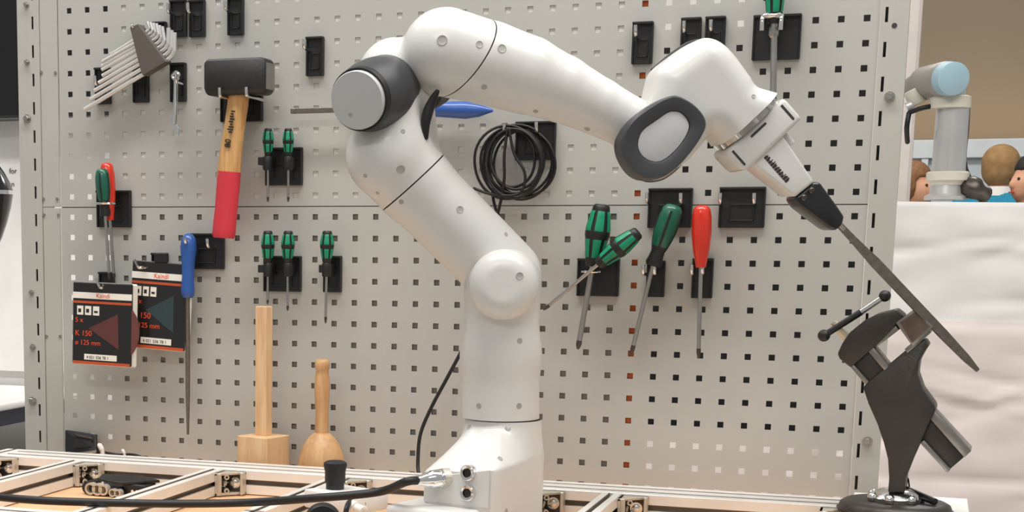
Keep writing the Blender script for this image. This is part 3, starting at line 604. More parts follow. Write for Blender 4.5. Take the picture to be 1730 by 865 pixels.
# screws in the white shells
dimples(base, [(792, 722), (858, 724), (845, 775), (855, 864)])
dimples(sh, [(809, 686), (877, 686), (878, 576), (806, 686, 3)][:3])
dimples(scap, [(878, 466, 5)])
dimples(ua, [(723, 283, 4), (678, 341, 3.5), (777, 354, 5), (855, 396, 3)])
dimples(ue, [(677, 286, 6), (617, 297, 3), (638, 326, 2.5), (681, 222, 3)])
dimples(es, [(747, 68, 7), (810, 75, 5), (779, 157, 3)])
dimples(fa, [(848, 82, 6), (818, 147, 4), (905, 188, 3.5), (992, 218, 4)])
dimples(wr, [(1273, 163, 3)])
dimples(eco, [(592, 194, 3)])
# connectors on the rear face of the base
def face_pt(px, py):
    d = (W2R.to_3x3() @ ray(px, py)).normalized(); return ORI + d * ((.1245 - ORI.dot(DR)) / d.dot(DR))
pq = lambda r, sd2, z: DR * r + DS * sd2 + Vector((0, 0, z))
b = NB(); prism(b, [pq(.1236, -.054, .030), pq(.1236, .052, .030), pq(.1236, .052, .084), pq(.1236, -.054, .064)], DR * .0012, .0005, 1); obj('connector_panel', b, 'robot_white', base, None, True)
for px, py in ((793, 798), (793, 832)):
    p = face_pt(px, py); q = NB(); lathe(q, p - DR * .002, DR, [(0, .0110), (.009, .0110), (.0098, .0100), (.009, .0068), (.004, .0066), (.004, .0)], 24); so = obj('socket', q, 'chrome', base, 40, True)
    q = NB(); lathe(q, p, DR, [(0, .0060), (.005, .0060), (.0052, .0045)], 20); obj('socket_core', q, 'rubber_black', so, 40, True)
p = face_pt(724, 838)
q = NB(); box(q, (-.0045, -.0003, -.0045), (.0045, .0003, .0045), 0, Matrix.Translation(p) @ Matrix((DS, DR, Vector((0, 0, 1)))).transposed().to_4x4())
obj('marking', q, 'print_grey', base, None, True)
# black triangular marking on the right flank of the base
p = L(905, 733, 0); q = NB()
prism(q, [L(908, 712, -.012), L(909, 752, -.012), L(897, 752, -.03)], (0, .006, 0)); obj('marking', q, 'print_dark', base, None, True)
# ------------------------------------------------------------------ the file in the gripper
fil = thing('long_steel_file', 'long thin steel file gripped by the robot and resting on the vise', 'file', LW(L(1650, 626)), 0)
A, B_ = LW(L(1416, 378)), LW(L(1652, 626, -.01)); dr = (B_ - A).normalized(); sd_ = EV.cross(dr).normalized(); Ln = (B_ - A).length
b = NB(); R = []
for t, wd, th in ((0, .0040, .0030), (.10, .0044, .0034), (.22, .0062, .003), (.26, .0070, .003), (.75, .0066, .003), (.92, .0052, .0025), (1, .0026, .002)):
    c = A + dr * (Ln * t); R.append([b.verts.new(c + sd_ * (x * wd) + EV * (y * th)) for x, y in ((-1, -1), (1, -1), (1, 1), (-1, 1))])
for P_, Q_ in zip(R, R[1:]):
    for k in range(4): b.faces.new((P_[k], P_[(k + 1) % 4], Q_[(k + 1) % 4], Q_[k]))
b.faces.new(R[0]); b.faces.new(R[-1]); bmesh.ops.recalc_face_normals(b, faces=b.faces[:]); obj('blade', b, 'file_steel', fil, 30)
b = NB(); tube(b, [A - dr * .03, A + dr * .012], .0042, 12); obj('tang', b, 'steel', fil, 40)
# ------------------------------------------------------------------ vise
VV = 0.
VO = LW(Vector((L(1512, 850, .035).x, .035, 0))); ang = math.radians(25)
VU = EU * math.cos(ang) - EV * math.sin(ang); VE = EV * math.cos(ang) + EU * math.sin(ang)
vis = thing('bench_vise', 'dark cast-iron vise tilted on a swivel base at the right end of the bench', 'vise', VO, ROT - ang)
def vp(px, py, v=0.):
    """point on the vise's own plane v behind its middle"""
    d = ray(px, py); t = (v + (VO - CAM).dot(VE)) / d.dot(VE); return CAM + d * t
def vw(pts, v): return [vp(x, y, v) for x, y in pts]
JW = [(1415, 597), (1423, 580), (1435, 562), (1461, 541), (1481, 531), (1513, 523), (1527, 534), (1499, 564), (1481, 583), (1437, 621), (1418, 606)]
b = NB(); prism(b, vw(JW, VV - .035), VE * .07, .0022, 2); obj('moving_jaw', b, 'vise_iron', vis, 40)
NK = [(1435, 616), (1470, 587), (1500, 621), (1464, 650)]
b = NB(); prism(b, vw(NK, VV - .028), VE * .056, .002); obj('slide_neck', b, 'vise_iron', vis, 40)
b = NB(); prism(b, vw([(1465, 592), (1474, 585), (1502, 619), (1494, 626)], VV - .033), VE * .06, .001); obj('slide_plate', b, 'vise_steel', vis, 40)
b = NB(); prism(b, vw([(1434, 617), (1440, 614), (1468, 645), (1462, 650)], VV - .033), VE * .06, .001); obj('slide_plate', b, 'vise_steel', vis, 40)
BD = [(1504, 614), (1535, 588), (1562, 574), (1569, 584), (1562, 594), (1553, 610), (1550, 632), (1559, 658), (1579, 685), (1581, 692), (1572, 709), (1557, 744), (1541, 780), (1530, 808), (1528, 832), (1500, 832), (1502, 808), (1500, 776), (1493, 748), (1482, 716), (1467, 682), (1458, 655), (1464, 648)]
b = NB(); prism(b, vw(BD, VV - .032), VE * .064, .0022, 2); obj('body', b, 'vise_iron', vis, 40)
b = NB(); prism(b, vw([(1476, 577), (1513, 550), (1519, 557), (1483, 585)], VV - .03), VE * .06, .0008); obj('jaw_plate', b, 'vise_steel', vis, 40)
b = NB(); prism(b, vw([(1528, 590), (1568, 558), (1572, 563), (1533, 597)], VV - .034), VE * .06, .0008); obj('jaw_plate', b, 'vise_steel', vis, 40)
b = NB(); prism(b, vw([(1560, 713), (1572, 704), (1629, 772), (1600, 797), (1556, 746)], VV - .022), VE * .044, .001); obj('slide_bar', b, 'vise_iron', vis, 40)
b = NB(); prism(b, vw([(1569, 705), (1579, 695), (1641, 762), (1629, 773)], VV - .028), VE * .056, .001); obj('slide_edge', b, 'vise_steel', vis, 40)
b = NB(); prism(b, vw([(1554, 748), (1561, 744), (1606, 793), (1600, 799)], VV - .028), VE * .056, .001); obj('slide_edge', b, 'vise_steel', vis, 40)
p0, p1 = vp(1408, 544, VV), vp(1434, 574, VV); b = NB(); tube(b, [p0, p1], .0062, 14); obj('spindle', b, 'brass', vis, 40)
p0, p1, p2 = vp(1392, 567, VV - .012), vp(1455, 527, VV - .012), vp(1495, 500, VV - .012)
b = NB(); tube(b, [p0, p1], .0048, 12); obj('handle_sleeve', b, 'black_plastic', vis, 40)
b = NB(); tube(b, [p1, p2], .0042, 12); obj('handle', b, 'chrome', vis, 40)
for p, r in ((p0, .009), (p2, .0085)): b = NB(); bmesh.ops.create_uvsphere(b, u_segments=16, v_segments=10, radius=r, matrix=Matrix.Translation(p)); obj('handle_ball', b, 'black_plastic', vis, True)
vb = VO.copy(); vb.z = T; zt = vp(1512, 846, VV).z
b = NB(); lathe(b, vb, (0, 0, 1), [(0, .080), (.004, .082), (zt - T - .012, .080), (zt - T - .004, .077), (zt - T, .070)], 48); obj('base_plate', b, 'vise_iron', vis, 40)
b = NB(); lathe(b, (vb.x, vb.y, zt), (0, 0, 1), [(0, .036), (.006, .038), (.012, .033), (.018, .020)], 40); bs = obj('swivel_ring', b, 'chrome', vis, 40)
for a in range(7): p = Vector((vb.x, vb.y, zt)) + Vector((math.cos(a * .9), math.sin(a * .9), 0)) * .035 + Vector((0, 0, .006)); b = NB(); bmesh.ops.create_uvsphere(b, u_segments=12, v_segments=8, radius=.008, matrix=Matrix.Translation(p)); obj('swivel_stud', b, 'chrome', bs, True)
a_, c_ = vp(1532, 828, VV + .02), vp(1580, 848, VV - .02); b = NB(); tube(b, [a_, c_], [.006, .0052], 12); obj('clamp_lever', b, 'black_plastic', vis, 40)
b = NB(); tube(b, curve([vp(1531, 825, VV + .03), vp(1534, 808, VV + .03), vp(1537, 830, VV + .02)], 8), .0012, 8); obj('lever_loop', b, 'rubber_black', vis, True)
wk = [(1513, 545), (1546, 521), (1578, 552), (1542, 586)]; wi = [(1520, 545), (1546, 527), (1571, 552), (1541, 579)]
sq = thing('square_steel_bar', 'short brown square steel bar clamped in the vise jaws under the file', 'workpiece', vp(1542, 586, 0))
b = NB(); prism(b, vw(wk, VV - .0365), VE * .085, .0015, 2); obj('bar', b, 'vise_steel', sq, 40)
b = NB(); prism(b, vw(wi, VV - .0368), VE * .001, .0001, 1); obj('end_face', b, 'rust_steel', sq)
# ------------------------------------------------------------------ holders on the board
GH = 'black hook plates on the perforated board'
def holder(rect, pins, label, recess=True, depth=.007, pin_y=-.040, group=GH, pm='chrome'):
    x0, y0, x1, y1 = rect; a, c = at(x0, y0, -.004), at(x1, y1, -.004); cxm, czm = (a.x + c.x) / 2, (a.z + c.z) / 2; hw, hh = abs(c.x - a.x) / 2, abs(a.z - c.z) / 2
    t = thing('tool_holder', label, 'tool holder', (cxm, 0, czm - hh), 0, None)
    b = NB(); box(b, (cxm - hw, -depth, czm - hh), (cxm + hw, -.0003, czm + hh), .0012); obj('plate', b, 'black_plastic', t)
    b = NB(); box(b, (cxm - hw, -depth - .008, czm + hh - .004), (cxm + hw, -depth + .001, czm + hh), .001); box(b, (cxm + hw - .003, -depth - .004, czm - hh), (cxm + hw, -depth + .001, czm + hh), .0008); box(b, (cxm - hw, -depth - .004, czm - hh), (cxm - hw + .003, -depth + .001, czm + hh), .0008); obj('rim', b, 'black_plastic', t)
    if recess:
        b = NB(); w_, h_ = hw * .55, hh * .42; zc = czm - hh * .25
        for lo, hi in (((-w_, -h_), (w_, -h_ + .002)), ((-w_, h_ - .002), (w_, h_)), ((-w_, -h_), (-w_ + .002, h_)), ((w_ - .002, -h_), (w_, h_))): box(b, (cxm + lo[0], -depth - .002, zc + lo[1]), (cxm + hi[0], -depth + .0005, zc + hi[1]), .0004)
        obj('latch_frame', b, 'black_plastic', t)
    for px, py in pins:
        p = at(px, py, pin_y); b = NB(); tube(b, curve([(p.x, -depth, p.z - .017), (p.x, pin_y * .5, p.z - .016), (p.x, pin_y + .006, p.z - .015), (p.x, pin_y + .001, p.z - .010), (p.x, pin_y, p.z)], 4), .0030, 10); obj('hook', b, pm, t, 40)
    return t
holder((289, 1, 316, 62), [(283, 5)], 'tall narrow hook plate at the top edge, left one of the close pair')
holder((321, 1, 347, 62), [(317, 5)], 'tall narrow hook plate at the top edge, right one of the close pair')
holder((386, -4, 412, 59), [(380, 1)], 'narrow black hook plate at the top edge above the sledge hammer')
holder((519, 63, 547, 128), [(513, 66)], 'single empty narrow hook plate between hammer and robot elbow')
holder((162, 115, 188, 176), [(160, 128)], 'narrow plate behind the lower ends of the hex keys')
holder((226, 112, 252, 173), [], 'narrow plate below the grey hex key block')
holder((256, 38, 282, 100), [], 'narrow plate mostly hidden behind the bent ends of the hex keys')
holder((289, 107, 315, 172), [(297, 124)], 'narrow hook plate behind the small combination wrench')
holder((374, 140, 444, 205), [(371, 148), (416, 147)], 'wide two-hook plate carrying the sledge hammer', pin_y=-.088)
holder((450, 250, 511, 313), [], 'wide clip plate of the upper pair of green screwdrivers')
holder((447, 432, 509, 493), [], 'wide clip plate of the lower pair of green screwdrivers')
holder((548, 432, 577, 494), [], 'narrow clip plate of the single small green screwdriver')
h13 = holder((165, 322, 222, 384), [], 'plate behind the green and red screwdrivers at left')
holder((321, 394, 379, 455), [(350, 403)], 'plate with one free hook beside the hanging blue file handle')
holder((258, 427, 284, 490), [], 'narrow plate behind the teal-triangle sanding disc pack')
holder((169, 459, 194, 520), [], 'narrow plate behind the red-triangle sanding disc pack')
holder((873, 206, 938, 270), [(852, 209), (906, 206)], 'two-hook plate behind the coiled black cable')
holder((1070, 38, 1102, 108), [(1074, 42)], 'narrow empty hook plate between forearm and wrist of the robot')
holder((1152, 31, 1183, 94), [(1156, 35)], 'left one of two narrow plates above the robot wrist')
holder((1193, 29, 1224, 92), [(1201, 33)], 'right one of two narrow plates above the robot wrist')
h21 = holder((1274, 27, 1351, 100), [], 'wide square plate at top right holding the green screwdriver by a chrome fork', False)
holder((1097, 318, 1168, 385), [(1093, 325), (1150, 326)], 'wide two-hook plate behind the plain dark green screwdriver')
holder((1217, 316, 1291, 385), [(1217, 326), (1274, 326)], 'wide empty two-hook plate right of the red screwdriver')
h24 = holder((977, 436, 1045, 501), [], 'wide plate behind the two crossing green and black screwdrivers', False)
holder((1094, 440, 1122, 502), [(1087, 447), (1106, 447)], 'narrow fork plate carrying the plain dark green screwdriver', False)
holder((1171, 436, 1203, 504), [(1169, 447), (1187, 446)], 'narrow fork plate carrying the red screwdriver', False)
holder((600, 176, 660, 236), [(600, 182), (700, 182)], 'hook plate for the blue file, hidden behind the robot elbow', False)
# chrome rings and forks of the holders
def ringrod(par, px, py, y, rpx, name='ring'):
    p = at(px, py, y); r = rpx * mpp(p); b = NB(); lp = [p + Vector((math.cos(a) * r, math.sin(a) * r, 0)) for a in [2 * PI * k / 28 for k in range(29)]]; tube(b, lp, .0022, 8, False); tube(b, [p + Vector((0, r, 0)), Vector((p.x, -.006, p.z))], .0026, 8); obj(name, b, 'chrome', par, 40)
ringrod(h13, 178, 344, -.040, 17); ringrod(h24, 999, 459, -.042, 15)
b = NB(); p = at(1304, 34, -.05)
for s in (-1, 1): tube(b, curve([(p.x + s * .013, -.006, p.z + .006), (p.x + s * .014, -.03, p.z + .006), (p.x + s * .014, -.05, p.z + .004), (p.x + s * .014, -.053, p.z - .016)], 5), .0036, 10)
box(b, (p.x - .015, -.055, p.z + .003), (p.x + .015, -.03, p.z + .011), .003); obj('fork', b, 'chrome', h21, 40)
# loose holder on the shelf
hl = thing('tool_holder', 'loose black hook plate leaning on the shelf at the lower left corner', 'tool holder', at(138, 772, -.05))
a, c2, d2, e2 = at(113, 770, -.02), at(113, 726, -.012), at(165, 734, -.012), at(165, 766, -.03)
b = NB(); prism(b, [a, c2, d2, e2], (0, -.008, 0), .0015); obj('plate', b, 'black_plastic', hl)
b = NB(); prism(b, [at(126, 757, -.03), at(126, 731, -.022), at(156, 737, -.022), at(156, 755, -.03)], (0, -.004, 0), .001); obj('latch_frame', b, 'black_plastic', hl)
for q0, q1 in (((127, 735), (157, 741)),): b = NB(); tube(b, [at(*q0, -.030), at(*q1, -.030)], .002, 8); obj('bar', b, 'steel_dark', hl, 40)
b = NB(); tube(b, [at(132, 767, -.045), at(165, 762, -.045)], .003, 8); obj('hook', b, 'steel', hl, 40)
b = NB(); tube(b, curve([at(163, 785, -.07), at(168, 752, -.08), at(172, 760, -.08), at(174, 770, -.08)], 5), [.004] * 16, 8); tube(b, curve([at(176, 764, -.06), at(200, 768, -.05), at(225, 768, -.05), at(250, 776, -.05)], 6), .0025, 8)
solo('shelf_cable', b, 'rubber_black', 'short black cable lying on the shelf beside the loose plate', 'cable', None, True)
for (px, py), lb in (((171, 764), 'white cable clip beside the loose black plate on the shelf'), ((209, 768), 'small white cable clip further right on the shelf cable')):
    b = NB(); p = at(px, py, -.085); s = 1.0 if px < 200 else .6
    tube(b, curve([p + Vector((-.006, 0, .016)) * s, p + Vector((0, 0, .008)) * s, p + Vector((.003, 0, -.004)) * s, p + Vector((.001, 0, -.03)) * s], 6), [.002 * s, .003 * s, .0045 * s, .005 * s, .005 * s, .005 * s, .005 * s, .005 * s, .005 * s] + [.004 * s] * 10, 10); solo('cable_clip', b, 'print_white', lb, 'clip', 'white cable clips on the shelf', True)

# ------------------------------------------------------------------ screwdrivers
FAC = [(0, .52), (.03, .60), (.10, .66), (.25, .74), (.40, .86), (.50, 1.0), (.55, 1.0), (.65, .92), (.80, .80), (.92, .70), (.97, .66), (1, .50)]
PLN = [(0, .50), (.04, .55), (.12, .62), (.3, .86), (.55, 1.0), (.8, .98), (.93, .86), (.98, .66), (1, .45)]
NKD = [(0, .62), (.05, .72), (.14, .62), (.24, .58), (.36, .80), (.58, 1.0), (.8, .98), (.93, .86), (.98, .66), (1, .45)]
def interp(pr, t):
    for (a, r), (c, s) in zip(pr, pr[1:]):
        if a <= t <= c: return r + (s - r) * (t - a) / (c - a)
    return pr[-1][1]
def driver(label, top, neck, tip, y, rpx, style, bl, ytip=None, group=None, bolster=None, dark_tip=True):
    tp_, nk, ti = at(*top, y), at(*neck, y), at(*tip, y if ytip is None else ytip); ax = (tp_ - nk).normalized(); Lh = (tp_ - nk).length; r = rpx * mpp(nk)
    t = thing('screwdriver', label, 'screwdriver', ti, 0, group)
    prof = {'faceted': FAC, 'plain': PLN, 'necked': NKD}[style]; hm = {'faceted': 'black_plastic', 'plain': 'red_plastic', 'necked': 'green_dark'}[style]
    b = NB(); lathe(b, nk, ax, [(q * Lh, s * r) for q, s in prof], 24)
    h = obj('handle', b, hm, t, 50)
    if style == 'faceted':
        for a, c in ((.13, .44), (.56, .90)):
            for k in range(6):
                b = NB(); an = k * PI / 3 + .26; n = 8; pr2 = []
                for i in range(n + 1):
                    q = a + (c - a) * i / n; pr2.append((q * Lh, interp(prof, q) * r + (.0008 if 0 < i < n else -.0003)))
                hw = .36; lathe(b, nk, ax, pr2, 5, an - hw, an + hw); obj('inlay', b, 'green_inlay', h, 50)
    elif style == 'necked':
        b = NB(); lathe(b, nk, ax, [(q * Lh, interp(prof, q) * r + .0005) for q in (0, .05, .14, .24, .32)], 24); obj('bolster', b, 'black_plastic', h, 50)
        for k in range(5):
            b = NB(); an = k * 2 * PI / 5 + .1; lathe(b, nk, ax, [(q * Lh, interp(prof, q) * r + .0005) for q in (.32, .42, .58, .75, .9)], 3, an - .12, an + .12); obj('grip_stripe', b, 'black_plastic', h, 50)
    else:
        for k in range(6):
            b = NB(); an = k * PI / 3; lathe(b, nk, ax, [(q * Lh, interp(prof, q) * r + .0004) for q in (.25, .4, .58, .75, .88)], 3, an - .10, an + .10); obj('grip_rib', b, 'red_plastic', h, 50)
    d = (ti - nk).normalized(); Lb = (ti - nk).length
    b = NB(); lathe(b, nk - d * .002, d, [(0, bl), (.004, bl * 1.0), (Lb * .88, bl), (Lb * .9, bl)], 14); obj('shaft', b, 'steel', t, 50)
    b = NB(); lathe(b, nk + d * (Lb * .895 - .002), d, [(0, bl * 1.0), (Lb * .04, bl * 1.05), (Lb * .085, bl * .7), (Lb * .107, bl * .35)], 14); obj('tip', b, 'steel_dark', t, 50)
    return t
YS = -.034
driver('small green screwdriver, left one of the upper pair', (453, 217), (453, 264), (452.5, 343), YS, 9.5, 'faceted', .0022)
driver('small green screwdriver, right one of the upper pair', (487, 217), (487, 264), (487, 343), YS, 9.5, 'faceted', .0022)
driver('small green screwdriver above the square mallet handle, left one of the lower pair', (452.5, 390), (453, 444), (452, 516), YS, 11.5, 'faceted', .0022)
driver('small green screwdriver, right one of the lower pair', (487, 390), (486, 444), (486, 527), YS, 11.5, 'faceted', .0022)
driver('lone small green screwdriver above the round mallet', (553, 390), (552, 444), (550, 548), YS, 12, 'faceted', .0024)
for (x0, y0), lb in (((452, 264), 0), ((487, 264), 0), ((453, 444), 0), ((486, 444), 0), ((552, 444), 0)):
    pass
def clips(owner_label, pts, stub):
    t = next(o for o in COL.objects if o.get('label') == owner_label)
    for px, py in pts:
        p = at(px, py + 8, YS); b = NB(); lathe(b, p + Vector((0, 0, -.014)), (0, 0, 1), [(0, .0075), (.003, .0085), (.022, .0085), (.024, .0075)], 14); box(b, (p.x - .006, YS, p.z - .012), (p.x + .006, -.006, p.z + .008), .001); obj('clip', b, 'black_plastic', t, 40)
    px, py = stub; p = at(px, py, YS - .004); b = NB(); box(b, (p.x - .008, YS - .006, p.z - .007), (p.x + .010, -.006, p.z + .007), .001); obj('clip_latch', b, 'black_plastic', t)
clips('wide clip plate of the upper pair of green screwdrivers', [(452, 266), (487, 266)], (443, 272))
clips('wide clip plate of the lower pair of green screwdrivers', [(453, 446), (486, 446)], (443, 454))
clips('narrow clip plate of the single small green screwdriver', [(552, 446)], (546, 454))
driver('large green and black screwdriver standing nearly upright in the chrome ring', (1017, 345), (1001, 450), (976, 592), -.040, 21, 'faceted', .0046)
driver('green and black screwdriver leaning to the right in the chrome ring', (1079, 392), (1010, 447), (917, 525), -.064, 17, 'faceted', .0030)
driver('plain dark green screwdriver with black neck, tilted, right of the crossing pair', (1139, 346), (1103, 449), (1066, 601), -.036, 19, 'necked', .0036)
driver('translucent red screwdriver hanging upright below the robot gripper', (1186, 347), (1184, 452), (1180, 607), -.036, 16.5, 'plain', .0034)
driver('short dark green screwdriver at left, in front of the red one', (172, 285), (178, 365), (185, 474), -.046, 12.5, 'necked', .0028)
driver('tall red screwdriver at left behind the dark green one', (180, 275), (186, 372), (193, 474), -.030, 12.5, 'plain', .0030)
t = driver('long green-handled screwdriver hanging at the top right edge', (1312, -95), (1308, 40), (1306, 182), -.042, 19, 'faceted', .0052)
b = NB(); nk = at(1308, 46, -.042); lathe(b, nk, (0, 0, -1), [(0, .008), (.012, .0085), (.016, .0055)], 6); obj('hex_bolster', b, 'steel', t, 40)
# files with blue handles
bf = thing('blue_handled_file', 'blue-handled round file hanging upright at left', 'file', at(317, 733, -.032))
a, c = at(319, 394, -.036), at(317, 503, -.036); kk = mpp(a); Lh = (a - c).length
b = NB(); lathe(b, c, a - c, [(0, 8 * kk), (.006, 11.5 * kk), (.014, 12 * kk), (Lh * .35, 10.5 * kk), (Lh * .55, 11.5 * kk), (Lh * .78, 14.5 * kk), (Lh * .92, 12 * kk), (Lh * .98, 7 * kk), (Lh, 2 * kk)], 24); hd = obj('handle', b, 'blue_handle', bf, 50)
b = NB(); e = at(317.5, 734, -.03); tube(b, [c + Vector((0, 0, .004)), c + (e - c) * .15, c + (e - c) * .7, e], [.0042, .0046, .0042, .0022], 12); obj('blade', b, 'file_steel', bf, 40)
b = NB(); p = at(313, 405, -.056); tube(b, curve([(p.x, -.006, p.z - .006), (p.x, -.045, p.z - .006), (p.x, -.055, p.z - .004), (p.x, -.057, p.z + .003)], 4), .0034, 10); obj('hang_hook', b, 'chrome', bf, 40)
bf = thing('blue_handled_file', 'blue-handled flat file lying level on hooks behind the robot elbow', 'file', at(660, 190, -.02))
a, c = at(833, 187, -.03), at(706, 184, -.03); kk = mpp(a); Lh = (a - c).length
b = NB(); lathe(b, c, a - c, [(0, 11 * kk), (.01, 13 * kk), (Lh * .3, 13 * kk), (Lh * .65, 15 * kk), (Lh * .82, 11 * kk), (Lh * .98, 3 * kk), (Lh, 2 * kk)], 24); obj('handle', b, 'blue_handle', bf, 50)
p, q = at(492, 188, -.03), at(706, 185, -.03); b = NB(); box(b, (p.x, -.034, p.z - .0045), (q.x + .004, -.028, p.z + .0045), .0008); obj('blade', b, 'file_steel', bf)
# ------------------------------------------------------------------ sledge hammer
hm = thing('sledge_hammer', 'short sledge hammer with black head, ash shaft and red grip', 'hammer', at(378, 402, -.055))
a, c = at(343, 100, -.078), at(447, 158, -.078); x0, x1, z1, z0 = a.x, c.x, a.z, c.z; zc = (z0 + z1) / 2
P8 = lambda s, ch: [(-.078 + .022 * (1 - s), 0)]
b = NB(); R = []
hy, hz = .027, (z1 - z0) / 2; yc = -.052
for x, s in ((x0, .84), (x0 + .007, 1.0), (x1 - .007, 1.0), (x1, .84)):
    ch = .70; R.append([b.verts.new((x, yc + y * hy * s, zc + z * hz * s)) for y, z in ((-1, -ch), (-1, ch + .15), (-ch - .15, 1), (ch, 1), (1, ch), (1, -ch), (ch, -1), (-ch, -1))])
for P_, Q_ in zip(R, R[1:]):
    for k in range(8): b.faces.new((P_[k], P_[(k + 1) % 8], Q_[(k + 1) % 8], Q_[k]))
b.faces.new(R[0]); b.faces.new(R[-1]); bmesh.ops.recalc_face_normals(b, faces=b.faces[:]); bmesh.ops.bevel(b, geom=b.edges[:], offset=.0015, segments=2, affect='EDGES'); hd = obj('head', b, 'hammer_black', hm, 40)
b = NB(); box(b, (x1 - .0003, yc - hy * .72, zc - hz * .72), (x1 + .001, yc + hy * .72, zc + hz * .72), .004 * 0); obj('striking_face', b, 'hammer_face', hd)
hp = [((404.5, 140), 19, .5), ((402, 175), 18.5, .5), ((396, 215), 18.5, .5), ((390, 260), 20, .5), ((386.5, 297), 21, .5)]
pts = [at(*q, -.052) for q, _, _ in hp]; kk = mpp(pts[0]); b = NB(); tube(b, curve(pts, 4), [float(np.interp(i / 16 * 4, range(5), [r for _, r, _ in hp])) * kk * .72 for i in range(17)], 20, True, 1.39); sh_ = obj('shaft', b, 'ash_handle', hm, 50)
gp = [((387.3, 290), 20.5), ((385, 320), 20.5), ((382, 355), 20), ((379, 385), 20.5), ((378, 397), 20.5), ((377.7, 402), 18)]
b = NB(); tube(b, [at(*q, -.052) for q, r in gp], [(r * kk + .0004) * .74 for q, r in gp], 24, True, 1.35); obj('grip', b, 'red_grip', hm, 50)
o_ = at(385, 250, -.0685); ex = (at(392, 185, -.0685) - o_).normalized()
ey = Vector((-ex.z, 0, ex.x)); ey = ey if ey.x < 0 else -ey
text('lettering', '80', .0155, o_ + Vector((.004, 0, 0)), ex, ey, 'print_dark', hm, .0012); 
b = NB(); rr = random.Random(9)
for i in range(9):
    s = o_ + ex * (.026 + i * .0045); box(b, (0, -.0008, rr.uniform(-.003, .001)), (.0028, .0008, rr.uniform(.004, .009)), 0, Matrix.Translation(s + Vector((.004, -.001, 0))) @ Matrix((ex, Vector((0, 1, 0)), ey)).transposed().to_4x4())
obj('stamp', b, 'print_dark', hm)
# ------------------------------------------------------------------ hex keys
hk = thing('hex_key_set', 'fan of long chrome hex keys in a dark grey triangular holder', 'hex key set', at(190, 185, -.03))
ends = [((143, 185), (293, 95), 2.9, 40), ((153, 168), (288, 88), 2.7, 37), ((160, 153), (283, 81), 2.5, 34), ((167, 140), (278, 75), 2.3, 30), ((173, 128), (273, 69), 2.1, 26), ((172, 118), (268, 63), 1.9, 23), ((172, 111), (263, 59), 1.7, 20), ((173, 104), (258, 55), 1.5, 17), ((187, 92), (253, 51), 1.3, 14)]
for i, (p, q, r, hgt) in enumerate(ends):
    y = -.036 - .001 * (i % 2); P0, P1 = at(*p, y), at(*q, y); rr_ = .0019 + r * .0008; d = (P1 - P0).normalized(); up = at(q[0] - 4, q[1] - hgt, y) - P1
    up = (at(q[0] + (2 if i < 3 else -4), q[1] - hgt, y) - P1); b = NB(); bend = [P0, P0 + (P1 - P0) * .5, P1 - d * .010, P1 - d * .003 + up * .06, P1 + d * .001 + up * .22, P1 + up]
    tube(b, bend, rr_, 6); obj('hex_key', b, 'key_steel', hk)
b = NB(); prism(b, [at(219, 46, -.05), at(233, 40, -.05), at(281, 104, -.05), at(241, 128, -.05), at(237, 118, -.05)], (0, .024, 0), .0015); obj('key_holder', b, 'key_plate', hk)
b = NB(); tube(b, curve([at(223, 40, -.05), at(224, 45, -.05), at(226, 48, -.04), (at(226, 48, 0).x, -.004, at(226, 48, 0).z)], 4), .0022, 8); obj('hang_hook', b, 'chrome', hk, 40)
# ------------------------------------------------------------------ combination wrench
wr_ = thing('combination_wrench', 'small chrome combination wrench hanging beside the hex keys', 'wrench', at(296, 230, -.03))
c = at(297, 128, -.034); kk = mpp(c); b = NB(); lp = [c + Vector((math.cos(a), 0, math.sin(a))) * (5.6 * kk) for a in [2 * PI * k / 24 for k in range(25)]]; tube(b, lp, 3.2 * kk, 8, False); obj('ring_end', b, 'chrome', wr_, 40)
b = NB(); tube(b, [at(297, 133, -.034), at(297, 150, -.034), at(296, 190, -.034), at(294, 212, -.034)], [3.6 * kk, 3.8 * kk, 4.2 * kk, 5.0 * kk], 10, True, 1.0); obj('shank', b, 'chrome', wr_, 40)
b = NB(); prism(b, [at(x, y, -.037) for x, y in ((290, 210), (299, 210), (303, 218), (301, 229), (297.5, 230), (297, 220), (293, 220), (292, 230), (288, 227), (287, 217))], (0, .006, 0), .0008); obj('open_end', b, 'chrome', wr_)
